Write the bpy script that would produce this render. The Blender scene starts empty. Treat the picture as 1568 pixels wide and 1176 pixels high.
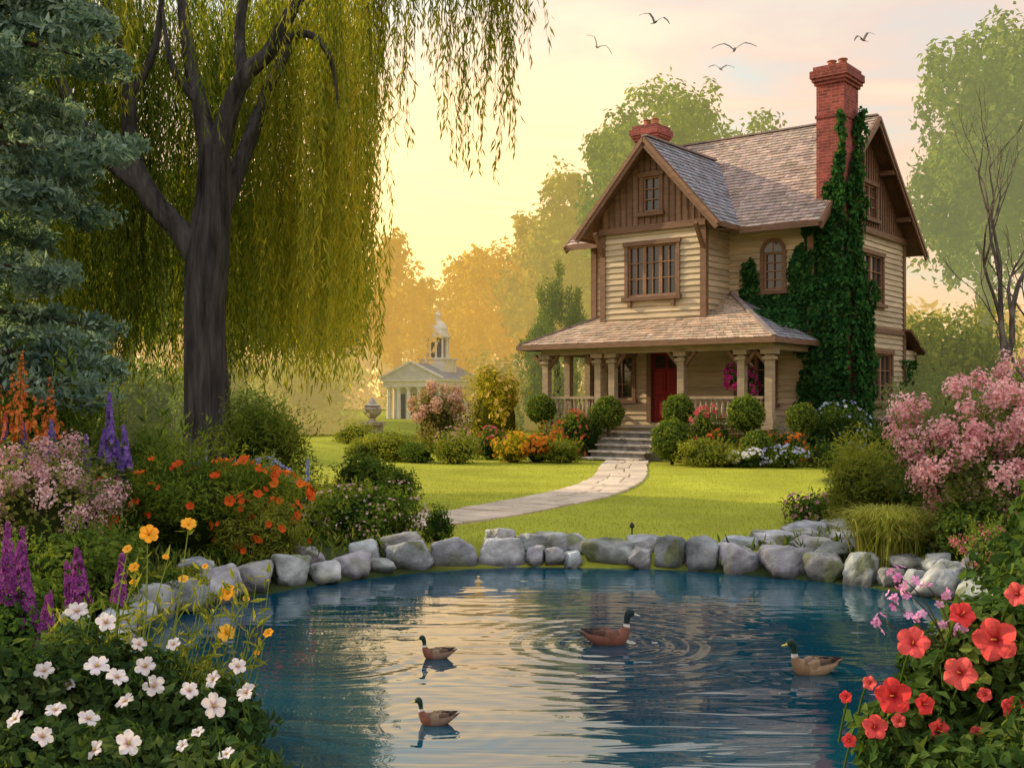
import bpy, math, random
import numpy as np
from mathutils import Vector, Matrix
random.seed(5)
rng = np.random.default_rng(11)
scene = bpy.context.scene

# ------------------------------------------------------------------ helpers
class Geo:
    def __init__(s):
        s.V=[]; s.C=[]; s.F3=[]; s.M3=[]; s.F4=[]; s.M4=[]; s.n=0
    def add(s,V,F,C,m=0):
        V=np.asarray(V,float).reshape(-1,3); F=np.asarray(F,int)
        C=np.asarray(C,float)
        if C.ndim==1: C=np.tile(C,(len(V),1))
        s.V.append(V); s.C.append(C)
        if F.shape[1]==3: s.F3.append(F+s.n); s.M3.append(np.full(len(F),m))
        else: s.F4.append(F+s.n); s.M4.append(np.full(len(F),m))
        s.n+=len(V)
    def build(s,name,mats,parent=None,smooth=False,loc=None):
        V=np.concatenate(s.V); C=np.concatenate(s.C)
        F3=np.concatenate(s.F3) if s.F3 else np.zeros((0,3),int)
        F4=np.concatenate(s.F4) if s.F4 else np.zeros((0,4),int)
        mi=np.concatenate(s.M3+s.M4)
        me=bpy.data.meshes.new(name)
        me.vertices.add(len(V)); me.vertices.foreach_set("co",V.astype(np.float32).ravel())
        loops=np.concatenate([F3.ravel(),F4.ravel()]).astype(np.int32)
        me.loops.add(len(loops)); me.loops.foreach_set("vertex_index",loops)
        nf=len(F3)+len(F4)
        st=np.concatenate([np.arange(len(F3))*3, len(F3)*3+np.arange(len(F4))*4]).astype(np.int32)
        me.polygons.add(nf); me.polygons.foreach_set("loop_start",st)
        me.polygons.foreach_set("material_index",mi.astype(np.int32))
        me.polygons.foreach_set("use_smooth",np.full(nf,smooth))
        me.update(calc_edges=True)
        a=me.color_attributes.new(name="Col",type='FLOAT_COLOR',domain='POINT')
        a.data.foreach_set("color",np.concatenate([C,np.ones((len(C),1))],1).astype(np.float32).ravel())
        if not isinstance(mats,(list,tuple)): mats=[mats]
        for mm in mats: me.materials.append(mm)
        o=bpy.data.objects.new(name,me); scene.collection.objects.link(o)
        if parent: o.parent=parent
        if loc is not None: o.location=loc
        return o

def empty(name,loc=(0,0,0),rz=0):
    e=bpy.data.objects.new(name,None); e.location=loc; e.rotation_euler=(0,0,rz)
    scene.collection.objects.link(e); return e

def unit(v): return v/np.maximum(np.linalg.norm(v,axis=-1,keepdims=True),1e-9)
def rdir(n): return unit(rng.normal(size=(n,3)))
def frames(d,nrm):
    y=unit(d); x=unit(np.cross(y,nrm)); z=np.cross(x,y)
    return np.stack([x,y,z],-1)
def inst(g,T,pos,R,sc,col,m=0):
    TV,TF,TM,TC=T
    n=len(pos)
    if n==0: return
    sc=np.asarray(sc,float)
    if sc.ndim==1: sc=np.repeat(sc[:,None],3,1)
    V=np.einsum('nij,nkj->nki',R,TV[None]*sc[:,None,:])+pos[:,None]
    F=(TF[None]+(np.arange(n)*len(TV))[:,None,None]).reshape(-1,TF.shape[1])
    col=np.asarray(col,float)
    if col.ndim==1: col=np.tile(col,(n,1))
    C=col[:,None,:]*TM[None,:,None]+TC[None]*(1-TM[None,:,None])
    g.add(V.reshape(-1,3),F,C.reshape(-1,3),m)
def leafT(w=.3,fold=.08):
    V=np.array([(0,0,0),(w,.45,fold),(0,1,-.08),(-w,.45,fold)],float)
    return V,np.array([(0,1,2),(0,2,3)]),np.ones(4),np.zeros((4,3))
LEAF=leafT(.3); THIN=leafT(.11,.02); WIDE=leafT(.42); WILL=leafT(.085,.01); PET=leafT(.45,.15)
def flowerT(p=5,w=.36,cup=.25,cc=(.7,.5,.05),cr=.16):
    V=[];F=[];M=[];C=[]
    for i in range(p):
        a=2*math.pi*i/p; ca,sa=math.cos(a),math.sin(a)
        for (x,y,z) in [(0,0,0),(w,.6,cup*.6),(w*.55,.97,cup),(-w*.55,.97,cup*1.1),(-w,.6,cup*.6)]:
            V.append((x*ca-y*sa,x*sa+y*ca,z)); M.append(1); C.append((0,0,0))
        b=5*i; F+= [(b,b+1,b+2),(b,b+2,b+3),(b,b+3,b+4)]
    b=len(V); V.append((0,0,.12+cr*.5)); M.append(0); C.append(cc)
    for k in range(6):
        a=k*math.pi/3; V.append((cr*math.cos(a),cr*math.sin(a),.04)); M.append(0); C.append(cc)
        F.append((b,b+1+k,b+1+(k+1)%6))
    return np.array(V,float),np.array(F),np.array(M,float),np.array(C,float)
FLW=flowerT()
def bigflower(p=5,w=.5,cup=.3,cc=(.6,.4,.05),throat=None,ruff=.05,notch=.0,stamen=0,tip=.74):
    V=[];F=[];M=[];C=[]
    nr,nc=6,5
    for i in range(p):
        a=2*math.pi*i/p+.1; ca,sa=math.cos(a),math.sin(a); b=len(V)
        for r in range(nr):
            t=r/(nr-1)
            ww=w*(math.sin(math.pi*min(.5,t*.62+.06))**.8)*(1 if t<.85 else tip)
            for c in range(nc):
                s=c/(nc-1)*2-1
                y=t*(1-.12*s*s*t)-notch*(1-abs(s))*(t>.9)
                z=cup*math.sin(t*2.1)*(.9)+ruff*math.sin(3.1*s+i*1.7)*t+.05*s*s
                x=s*ww; V.append((x*ca-y*sa,x*sa+y*ca,z+(.01*(i%2))))
                tt=0 if throat is None else max(0,1-t/.36)
                M.append(1-tt); C.append(throat if throat else (0,0,0))
        for r in range(nr-1):
            for c in range(nc-1):
                q=b+r*nc+c; F+=[(q,q+1,q+nc+1),(q,q+nc+1,q+nc)]
    def cone(h,r0,r1,col,k=7):
        b=len(V)
        for (rr,zz) in ((r0,0),(r1,h)):
            for j in range(k):
                a=2*math.pi*j/k; V.append((rr*math.cos(a),rr*math.sin(a)+zz*.12,zz)); M.append(0); C.append(col)
        V.append((0,h*.12,h*1.1)); M.append(0); C.append(col)
        for j in range(k):
            j2=(j+1)%k
            F.extend([(b+j,b+j2,b+k+j2),(b+j,b+k+j2,b+k+j),(b+k+j,b+k+j2,b+2*k)])
    if stamen: cone(stamen,.035,.035,(.85,.42,.12)); cone(stamen*.35,.06,.05,cc)
    else: cone(.2,.12,.10,cc)
    return np.array(V,float),np.array(F),np.array(M,float),np.array(C,float)

def mixcol(cols,n,f=None):
    cols=np.asarray(cols,float)
    if f is None: f=rng.random(n)
    f=np.clip(f,0,.9999)*(len(cols)-1); i=f.astype(int); t=(f-i)[:,None]
    return cols[i]*(1-t)+cols[np.minimum(i+1,len(cols)-1)]*t

def leafmass(g,c,r,n,size,cols,K=14,cr=.42,shell=.6,droop=.3,T=LEAF,zmin=.05,m=0,spread=(.45,.8)):
    c=np.asarray(c,float); r=np.asarray(r,float)*np.ones(3)
    kd=rdir(K); kd[:,2]=np.abs(kd[:,2])*np.where(rng.random(K)<.7,1,-1)
    cen=kd*rng.uniform(spread[0],spread[1],(K,1))
    kr=cr*rng.uniform(.7,1.2,K); kc=rng.random(K)
    idx=rng.integers(0,K,n); d2=rdir(n)
    p=cen[idx]+d2*(kr[idx]*(1-shell*rng.random(n)**2))[:,None]
    nr=unit(d2*.8+p*.5+rng.normal(size=(n,3))*.35)
    P=c+p*r
    t=unit(np.cross(nr,rng.normal(size=(n,3)))+nr*.25); t[:,2]-=droop
    keep=P[:,2]>zmin
    P=P[keep]; nr=nr[keep]; t=t[keep]; idx=idx[keep]; k=len(P)
    col=mixcol(cols,k,kc[idx]*.6+rng.random(k)*.4)*rng.uniform(.75,1.25,(k,1))
    inst(g,T,P,frames(t,nr),size*rng.uniform(.6,1.35,k),col,m)
    return cen,kr,c,r
def surfpts(info,n,zmin=.1):
    cen,kr,c,r=info
    idx=rng.integers(0,len(cen),n*3); d=unit(cen[idx]*1.2+rng.normal(size=(n*3,3))*.8)
    p=cen[idx]+d*(kr[idx]*1.02)[:,None]
    dd=np.linalg.norm(p[:,None]-cen[None],axis=2)/kr[None]
    ok=(dd.min(1)>.93)&((c+p*r)[:,2]>zmin)
    p=p[ok][:n]; d=d[ok][:n]
    return c+p*r,d

def blob(g,c,r,col,seg=14,rings=9,jit=.08,m=0):
    V=[];F=[]
    ph=rng.random(4)*6
    for i in range(rings+1):
        th=math.pi*i/rings
        for j in range(seg):
            a=2*math.pi*j/seg
            k=1+jit*(math.sin(3*a+ph[0])*math.sin(2*th+ph[1])+.6*math.sin(5*a+ph[2]+3*th))
            V.append((c[0]+r[0]*k*math.sin(th)*math.cos(a),c[1]+r[1]*k*math.sin(th)*math.sin(a),c[2]+r[2]*k*math.cos(th)))
    for i in range(rings):
        for j in range(seg):
            j2=(j+1)%seg; F.append((i*seg+j,(i+1)*seg+j,(i+1)*seg+j2,i*seg+j2))
    g.add(V,F,col,m)

def catmull(P,k=6,closed=False):
    P=np.asarray(P,float); n=len(P); out=[]
    rngi=range(n if closed else n-1)
    for i in rngi:
        if closed: a,b,c,d=P[(i-1)%n],P[i],P[(i+1)%n],P[(i+2)%n]
        else: a,b,c,d=P[max(i-1,0)],P[i],P[i+1],P[min(i+2,n-1)]
        for t in np.arange(k)/k:
            out.append(.5*((2*b)+(-a+c)*t+(2*a-5*b+4*c-d)*t*t+(-a+3*b-3*c+d)*t**3))
    if not closed: out.append(P[-1])
    return np.array(out)

def tube(g,pts,rad,seg,col,m=0,rough=0.0,k=4):
    PR=np.concatenate([np.asarray(pts,float),np.asarray(rad,float)[:,None]],1)
    PR=catmull(PR,k); P=PR[:,:3]; R=np.abs(PR[:,3])
    T=unit(np.gradient(P,axis=0))
    up=np.array([0.13,1,0.05]); 
    n=len(P); a=np.arange(seg)*2*math.pi/seg
    V=np.zeros((n,seg,3)); ph=random.random()*6; C=np.ones((n,seg,3))*np.array(col)
    for i in range(n):
        x=unit(np.cross(T[i],up)); y=np.cross(T[i],x)
        fur=.5*np.sin(a*9+i*.15)+.5*np.sin(a*14-i*.1+ph)+.5*np.sin(a*21+i*.17)
        rr=R[i]*(1+rough*(np.sin(a*3+ph+i*.12)+.6*np.sin(a*5+ph*2-i*.2)+fur))
        V[i]=P[i]+np.outer(np.cos(a)*rr,x)+np.outer(np.sin(a)*rr,y)
    F=[]
    for i in range(n-1):
        for j in range(seg):
            j2=(j+1)%seg; F.append((i*seg+j,i*seg+j2,(i+1)*seg+j2,(i+1)*seg+j))
    g.add(V.reshape(-1,3),F,C.reshape(-1,3),m)

BF=np.array([(0,3,2,1),(4,5,6,7),(0,1,5,4),(1,2,6,5),(2,3,7,6),(3,0,4,7)])
def box(g,p,q,col,m=0,jc=0):
    x0,x1=sorted((p[0],q[0])); y0,y1=sorted((p[1],q[1])); z0,z1=sorted((p[2],q[2]))
    V=[(x0,y0,z0),(x1,y0,z0),(x1,y1,z0),(x0,y1,z0),(x0,y0,z1),(x1,y0,z1),(x1,y1,z1),(x0,y1,z1)]
    col=np.array(col)*(1+jc*(random.random()-.5)); g.add(V,BF,col,m)
def beam(g,A,B,w,h,col,up=(0,0,1),m=0):
    A=np.array(A,float);B=np.array(B,float); t=unit(B-A); x=unit(np.cross(t,up)); z=np.cross(x,t)
    V=[A-x*w/2-z*h/2,A+x*w/2-z*h/2,B+x*w/2-z*h/2,B-x*w/2-z*h/2,A-x*w/2+z*h/2,A+x*w/2+z*h/2,B+x*w/2+z*h/2,B-x*w/2+z*h/2]
    g.add(V,BF,col,m)
def lathe(g,prof,c,seg,col,m=0,rz=0):
    n=len(prof);V=[];F=[]
    for r,z in prof:
        for j in range(seg):
            a=2*math.pi*j/seg+rz; V.append((c[0]+r*math.cos(a),c[1]+r*math.sin(a),c[2]+z))
    for i in range(n-1):
        for j in range(seg):
            j2=(j+1)%seg; F.append((i*seg+j,i*seg+j2,(i+1)*seg+j2,(i+1)*seg+j))
    g.add(V,F,col,m)

# ------------------------------------------------------------------ materials
def newmat(name):
    m=bpy.data.materials.new(name); m.use_nodes=True; nt=m.node_tree; nt.nodes.clear()
    return m,nt,nt.nodes,nt.links
def vcmat(name,rough=.6,trans=0,nscale=6,namt=.35,bump=0,bscale=30,stretch=(1,1,1),haze=None,spec=.3,brick=None,bdist=.02,tint=(1.5,1.45,.7)):
    m,nt,N,L=newmat(name)
    out=N.new('ShaderNodeOutputMaterial'); at=N.new('ShaderNodeAttribute'); at.attribute_name='Col'
    col=at.outputs['Color']
    if not trans:
        tc=N.new('ShaderNodeTexCoord'); mp=N.new('ShaderNodeMapping'); mp.inputs['Scale'].default_value=stretch
        L.new(tc.outputs['Object'],mp.inputs[0])
        nz=N.new('ShaderNodeTexNoise'); nz.inputs['Scale'].default_value=nscale; nz.inputs['Detail'].default_value=6
        L.new(mp.outputs[0],nz.inputs['Vector'])
        mr=N.new('ShaderNodeMapRange'); mr.inputs['From Min'].default_value=.3; mr.inputs['From Max'].default_value=.7
        mr.inputs['To Min'].default_value=1-namt; mr.inputs['To Max'].default_value=1+namt
        L.new(nz.outputs['Fac'],mr.inputs['Value'])
        vm=N.new('ShaderNodeVectorMath'); vm.operation='SCALE'
        L.new(at.outputs['Color'],vm.inputs[0]); L.new(mr.outputs[0],vm.inputs['Scale'])
        col=vm.outputs[0]
    if trans:
        p=N.new('ShaderNodeBsdfDiffuse'); cin=p.inputs['Color']
    else:
        p=N.new('ShaderNodeBsdfPrincipled'); p.inputs['Roughness'].default_value=rough
        p.inputs['Specular IOR Level'].default_value=spec; cin=p.inputs['Base Color']
    if brick:
        sx=N.new('ShaderNodeSeparateXYZ'); L.new(tc.outputs['Object'],sx.inputs[0])
        ad=N.new('ShaderNodeMath'); L.new(sx.outputs[0],ad.inputs[0]); L.new(sx.outputs[1],ad.inputs[1])
        cx=N.new('ShaderNodeCombineXYZ'); L.new(ad.outputs[0],cx.inputs[0]); L.new(sx.outputs[2],cx.inputs[1])
        bt=N.new('ShaderNodeTexBrick'); L.new(cx.outputs[0],bt.inputs['Vector'])
        bt.inputs['Scale'].default_value=1; bt.inputs['Brick Width'].default_value=.24; bt.inputs['Row Height'].default_value=.085
        bt.inputs['Mortar Size'].default_value=.008; bt.inputs['Color1'].default_value=(1.15,1,1,1)
        bt.inputs['Color2'].default_value=(.6,.55,.55,1); bt.inputs['Mortar'].default_value=(1.2,1.8,1.8,1)
        mu=N.new('ShaderNodeVectorMath'); mu.operation='MULTIPLY'; L.new(col,mu.inputs[0]); L.new(bt.outputs['Color'],mu.inputs[1]); col=mu.outputs[0]
    L.new(col,cin)
    if bump:
        b=N.new('ShaderNodeBump'); b.inputs['Strength'].default_value=bump; b.inputs['Distance'].default_value=bdist
        n2=N.new('ShaderNodeTexNoise'); n2.inputs['Scale'].default_value=bscale; n2.inputs['Detail'].default_value=6
        L.new(mp.outputs[0],n2.inputs['Vector']); L.new(n2.outputs['Fac'],b.inputs['Height']); L.new(b.outputs[0],p.inputs['Normal'])
    sh=p.outputs[0]
    if trans:
        t=N.new('ShaderNodeBsdfTranslucent'); v2=N.new('ShaderNodeVectorMath'); v2.operation='MULTIPLY'
        v2.inputs[1].default_value=tint; L.new(col,v2.inputs[0]); L.new(v2.outputs[0],t.inputs[0])
        mx=N.new('ShaderNodeMixShader'); mx.inputs[0].default_value=trans; L.new(sh,mx.inputs[1]); L.new(t.outputs[0],mx.inputs[2]); sh=mx.outputs[0]
    if haze:  # emission blended into the surface stands in for airborne haze
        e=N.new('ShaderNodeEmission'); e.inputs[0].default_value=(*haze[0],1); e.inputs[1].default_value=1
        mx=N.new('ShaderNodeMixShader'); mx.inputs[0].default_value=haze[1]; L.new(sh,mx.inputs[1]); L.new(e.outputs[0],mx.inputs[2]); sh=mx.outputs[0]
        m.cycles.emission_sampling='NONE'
    L.new(sh,out.inputs[0])
    return m
M_leaf=vcmat('foliage',.55,.38)
M_willow=vcmat('willow_foliage',.5,.5)
M_petal=vcmat('petals',.6,.3,tint=(1.1,1.05,1.05))
M_bark=vcmat('bark',.9,0,9,.7,1.0,11,(1,1,.14),bdist=.10,spec=.15)
M_stone=vcmat('stone',.85,0,5,.45,1.0,11,bdist=.035)
M_wood=vcmat('painted_wood',.6,0,3,.22,.35,40,(1,1,4))
M_siding=vcmat('clapboard',.65,0,2.2,.24,.25,25,(.5,.5,5))
M_shingle=vcmat('shingles',.85,0,3,.25,.6,40)
M_brick=vcmat('brick',.85,0,6,.25,.5,40,brick=True)
M_plain=vcmat('plain',.6,0,10,.15)
M_feather=vcmat('feathers',.55,0,40,.3,.4,70,(1,2,3))
M_ground=vcmat('ground_grass',.95,0,.7,.2,.5,40,spec=.1)
M_flag=vcmat('flagstone',.85,0,3,.2,.4,30)
M_glass,nt,N,L=newmat('window_glass')
o=N.new('ShaderNodeOutputMaterial'); p=N.new('ShaderNodeBsdfPrincipled'); p.inputs['Base Color'].default_value=(.02,.03,.035,1)
p.inputs['Roughness'].default_value=.06; p.inputs['Specular IOR Level'].default_value=1; L.new(p.outputs[0],o.inputs[0])
nz=N.new('ShaderNodeTexNoise'); nz.inputs['Scale'].default_value=5; b=N.new('ShaderNodeBump'); b.inputs['Strength'].default_value=.4
L.new(nz.outputs[0],b.inputs['Height']); L.new(b.outputs[0],p.inputs['Normal'])
# water
M_water,nt,N,L=newmat('pond_water')
o=N.new('ShaderNodeOutputMaterial'); 
df=N.new('ShaderNodeBsdfDiffuse'); df.inputs['Color'].default_value=(.003,.046,.080,1)
gl=N.new('ShaderNodeBsdfGlossy'); gl.inputs['Roughness'].default_value=.015; gl.inputs[0].default_value=(.95,.99,1,1)
fr=N.new('ShaderNodeFresnel'); fr.inputs['IOR'].default_value=2.4
mx=N.new('ShaderNodeMixShader'); L.new(fr.outputs[0],mx.inputs[0]); L.new(df.outputs[0],mx.inputs[1]); L.new(gl.outputs[0],mx.inputs[2])
tc=N.new('ShaderNodeTexCoord'); mp=N.new('ShaderNodeMapping'); mp.inputs['Scale'].default_value=(.7,3.4,1)
nz=N.new('ShaderNodeTexNoise'); nz.inputs['Scale'].default_value=1.6; nz.inputs['Detail'].default_value=2; nz.inputs['Distortion'].default_value=.8
b=N.new('ShaderNodeBump'); b.inputs['Strength'].default_value=.17; b.inputs['Distance'].default_value=.03
L.new(tc.outputs['Object'],mp.inputs[0]); L.new(mp.outputs[0],nz.inputs['Vector']); L.new(nz.outputs[0],b.inputs['Height'])
for s in (df,gl,fr): L.new(b.outputs[0],s.inputs['Normal'])
L.new(mx.outputs[0],o.inputs[0])

# ------------------------------------------------------------------ world + sun
w=bpy.data.worlds.new("World"); scene.world=w; w.use_nodes=True; nt=w.node_tree; N=nt.nodes; L=nt.links; N.clear()
ELEV=25
SUN=Vector((-.91,.42,0)).normalized()*math.cos(math.radians(ELEV))+Vector((0,0,math.sin(math.radians(ELEV))))
out=N.new('ShaderNodeOutputWorld'); bg=N.new('ShaderNodeBackground'); sky=N.new('ShaderNodeTexSky'); sky.sky_type='NISHITA'
sky.sun_disc=False; sky.sun_elevation=math.radians(ELEV); sky.sun_rotation=math.atan2(SUN.x,SUN.y); bg.inputs[1].default_value=.05
L.new(sky.outputs[0],bg.inputs[0])
tc=N.new('ShaderNodeTexCoord'); sx=N.new('ShaderNodeSeparateXYZ'); L.new(tc.outputs['Generated'],sx.inputs[0])
mp=N.new('ShaderNodeMapping'); mp.inputs['Scale'].default_value=(1.6,1.6,6.5); L.new(tc.outputs['Generated'],mp.inputs[0])
nz=N.new('ShaderNodeTexNoise'); nz.inputs['Scale'].default_value=2.0; nz.inputs['Detail'].default_value=7; nz.inputs['Roughness'].default_value=.55; nz.inputs['Distortion'].default_value=.35
L.new(mp.outputs[0],nz.inputs['Vector'])
rp=N.new('ShaderNodeValToRGB'); L.new(sx.outputs[2],rp.inputs[0]); cr=rp.color_ramp
cr.elements[0].position=0; cr.elements[0].color=(.94,.56,.20,1); cr.elements[1].position=1; cr.elements[1].color=(.72,.80,.88,1)
for pos,c in ((.12,(.95,.63,.31)),(.22,(.95,.72,.46)),(.33,(.83,.75,.62)),(.55,(.80,.78,.74))):
    e=cr.elements.new(pos); e.color=(*c,1)
rc=N.new('ShaderNodeValToRGB'); L.new(nz.outputs['Fac'],rc.inputs[0]); cr=rc.color_ramp
cr.elements[0].position=.38; cr.elements[0].color=(.74,.90,1.04,1); cr.elements[1].position=.62; cr.elements[1].color=(1.04,1.0,.86,1)
e=cr.elements.new(.5); e.color=(1.0,.85,.80,1)
mu=N.new('ShaderNodeVectorMath'); mu.operation='MULTIPLY'; L.new(rp.outputs[0],mu.inputs[0]); L.new(rc.outputs[0],mu.inputs[1])
dt=N.new('ShaderNodeVectorMath'); dt.operation='DOT_PRODUCT'; g_=Vector((-.08,1,.15)).normalized(); dt.inputs[1].default_value=g_
nm=N.new('ShaderNodeVectorMath'); nm.operation='NORMALIZE'; L.new(tc.outputs['Generated'],nm.inputs[0]); L.new(nm.outputs[0],dt.inputs[0])
mxm=N.new('ShaderNodeMath'); mxm.operation='MAXIMUM'; mxm.inputs[1].default_value=0; L.new(dt.outputs['Value'],mxm.inputs[0])
pw=N.new('ShaderNodeMath'); pw.operation='POWER'; pw.inputs[1].default_value=50; L.new(mxm.outputs[0],pw.inputs[0])
sc=N.new('ShaderNodeVectorMath'); sc.operation='SCALE'; sc.inputs[0].default_value=(1.0,.50,-.03); L.new(pw.outputs[0],sc.inputs['Scale'])
ad=N.new('ShaderNodeVectorMath'); L.new(mu.outputs[0],ad.inputs[0]); L.new(sc.outputs[0],ad.inputs[1])
mr=N.new('ShaderNodeMapRange'); L.new(sx.outputs[2],mr.inputs['Value']); mr.inputs['From Min'].default_value=.36; mr.inputs['From Max'].default_value=.75  # sky above the frame brightened as added ambient fill
mr.inputs['To Min'].default_value=1; mr.inputs['To Max'].default_value=1.75
s2=N.new('ShaderNodeVectorMath'); s2.operation='SCALE'; L.new(ad.outputs[0],s2.inputs[0]); L.new(mr.outputs[0],s2.inputs['Scale'])
bg2=N.new('ShaderNodeBackground'); L.new(s2.outputs[0],bg2.inputs[0]); bg2.inputs[1].default_value=.97
ash=N.new('ShaderNodeAddShader'); L.new(bg.outputs[0],ash.inputs[0]); L.new(bg2.outputs[0],ash.inputs[1]); L.new(ash.outputs[0],out.inputs[0])
sl=bpy.data.lights.new('sun','SUN'); sl.energy=5.0; sl.angle=math.radians(.6); sl.color=(1,.78,.46)
so=bpy.data.objects.new('sun',sl); so.rotation_euler=SUN.to_track_quat('Z','Y').to_euler(); scene.collection.objects.link(so)
scene.view_settings.view_transform='Standard'; scene.view_settings.look='None'; scene.view_settings.exposure=0

# ------------------------------------------------------------------ camera
cd=bpy.data.cameras.new('camera'); cam=bpy.data.objects.new('camera',cd); scene.collection.objects.link(cam)
cam.location=(0,0,1.82); cam.rotation_euler=(math.radians(90),0,0); cd.sensor_width=36; cd.lens=38.6; cd.shift_y=.014; cd.clip_end=3000
scene.camera=cam

# ------------------------------------------------------------------ terrain
POND=catmull([(-2.45,10.1),(-2.95,9.0),(-2.8,7.8),(-2.35,6.6),(-1.75,5.6),(-1.25,4.6),(-.7,3.6),(.4,3.1),(1.3,3.5),(1.75,4.3),(2.6,5.6),(3.5,7),(4.15,8.4),(4.0,9.7),(3.25,10.85),(1.6,11.75),(-.1,11.9),(-1.05,11.5),(-1.85,10.85)],6,True)
def sdist(x,y):
    A=POND; B=np.roll(POND,-1,0); x=np.asarray(x,float); y=np.asarray(y,float)
    best=np.full(x.shape,1e9); ins=np.zeros(x.shape,bool)
    for a,b in zip(A,B):
        dx,dy=b-a; t=np.clip(((x-a[0])*dx+(y-a[1])*dy)/(dx*dx+dy*dy),0,1)
        best=np.minimum(best,np.hypot(x-a[0]-t*dx,y-a[1]-t*dy))
        c=((a[1]>y)!=(b[1]>y))&(x<(b[0]-a[0])*(y-a[1])/(b[1]-a[1]+1e-12)+a[0]); ins^=c
    return np.where(ins,-best,best)
def sm(t): t=np.clip(t,0,1); return t*t*(3-2*t)
def H(x,y):
    x=np.asarray(x,float); y=np.asarray(y,float); s=sdist(x,y)
    h=np.where(s>0,.03+.13*sm(s/.45),.03-.7*sm(-s/.7))
    h=h+.03*np.sin(x*.7+1)*np.sin(y*.45)*sm((s-.5)/2)
    h=h+.35*sm((-x-3.2)/3)*sm((y-6)/4)+.3*sm((x-4.6)/3)*sm((y-6)/3)*sm((22-y)/5)
    return h
xs=np.concatenate([np.linspace(-500,-14,18)[:-1],np.linspace(-14,18,200),np.linspace(18,500,18)[1:]])
ys=np.concatenate([np.linspace(-60,1,10)[:-1],np.linspace(1,40,250),np.linspace(40,900,26)[1:]])
X,Y=np.meshgrid(xs,ys); Z=H(X,Y); nx,ny=len(xs),len(ys)
LAWN=(.30,.32,.035); SOIL=(.04,.055,.018)
def lawnmask(x,y):
    n=.35*np.sin(x*1.7+y*.6)+.25*np.sin(y*1.9-x)
    Lb=-1.6-(y-12)*.28; Rb=3.1+(y-12)*.36
    m=sm((x-Lb+n*.5)/.5)*sm((Rb-x+n*.5)/.5)*sm((y-11.5)/.5)
    return np.where(y>38,.75,m)
lm=lawnmask(X,Y)[...,None]; 
stripe=(1+.07*np.sin(X*.9+Y*.5))[...,None]
C=np.array(SOIL)*(1-lm)+np.array(LAWN)*lm*stripe
g=Geo(); idx=np.arange(nx*ny).reshape(ny,nx)
F=np.stack([idx[:-1,:-1],idx[:-1,1:],idx[1:,1:],idx[1:,:-1]],-1).reshape(-1,4)
g.add(np.stack([X,Y,Z],-1).reshape(-1,3),F,C.reshape(-1,3)); g.build('ground',M_ground,smooth=True)

PC=catmull([(3.05,29.0),(2.75,27),(2.2,22.8),(1.25,18.9),(.1,16.5),(-.85,15.1),(-1.7,14.4),(-3.2,14.0)],24)
def pathdist(x,y):
    d=np.full(np.shape(x),1e9)
    for p in PC[::3]: d=np.minimum(d,np.hypot(x-p[0],y-p[1]))
    return d
g=Geo()
seg=np.linalg.norm(np.diff(PC,axis=0),axis=1); cum=np.concatenate([[0],np.cumsum(seg)])
def pc(s):
    i=min(np.searchsorted(cum,s,side='right')-1,len(PC)-2); t=(s-cum[i])/seg[i]; P=PC[i]*(1-t)+PC[i+1]*t
    T=unit(PC[i+1]-PC[i]); return P,np.array([T[1],-T[0]])
s=0.0
while s<cum[-1]-.8:
    ln=random.uniform(.42,.7); k=random.choice([2,3]); e=[-.58]+sorted([(-.58+1.16*(j+random.uniform(-.12,.12))/k) for j in range(1,k)])+[.58]
    for j in range(k):
        a,b=e[j]+.012,e[j+1]-.012; pts=[]
        for (ss,o_) in ((s+.012,a),(s+.012,b),(s+ln-.012,b),(s+ln-.012,a)):
            P,nn=pc(min(ss,cum[-1]-.01)); q=P+nn*(o_+random.uniform(-.02,.02)*(abs(o_)>.5)); pts.append(q)
        pts=np.array(pts); c=pts.mean(0); zt=float(H(c[0],c[1]))+.035+random.uniform(-.005,.008)
        inn=c+(pts-c)*.93
        V=[(p[0],p[1],zt-.07) for p in pts]+[(p[0],p[1],zt-.012) for p in pts]+[(p[0],p[1],zt) for p in inn]
        F=[(0,1,5,4),(1,2,6,5),(2,3,7,6),(3,0,4,7),(4,5,9,8),(5,6,10,9),(6,7,11,10),(7,4,8,11),(8,9,10,11)]
        cc=np.array((.55,.45,.35))*random.uniform(.8,1.12); g.add(V,F,cc)
    s+=ln
g.build('garden_path',M_flag)

n=120000
x=rng.uniform(-7,9.5,n); y=12+24*rng.random(n)**1.35
ok=(rng.random(n)<lawnmask(x,y))&(pathdist(x,y)>.60)
x=x[ok];y=y[ok];k=len(x); P=np.stack([x,y,H(x,y)-.005],-1)
d=np.stack([rng.normal(0,.35,k),rng.normal(0,.35,k),np.ones(k)],-1)
g=Geo(); TB=(np.array([(-.5,0,0),(.5,0,0),(0,1,.15)],float),np.array([(0,1,2)]),np.ones(3),np.zeros((3,3)))
sc=np.stack([rng.uniform(.007,.013,k),rng.uniform(.02,.045,k),np.full(k,.03)],-1)
R=frames(d,unit(np.stack([rng.normal(0,1,k),rng.normal(0,1,k),np.zeros(k)],-1)))
inst(g,TB,P,R,sc,mixcol([(.22,.27,.03),(.32,.35,.04),(.42,.40,.06)],k)); g.build('lawn_grass',M_leaf)

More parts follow.
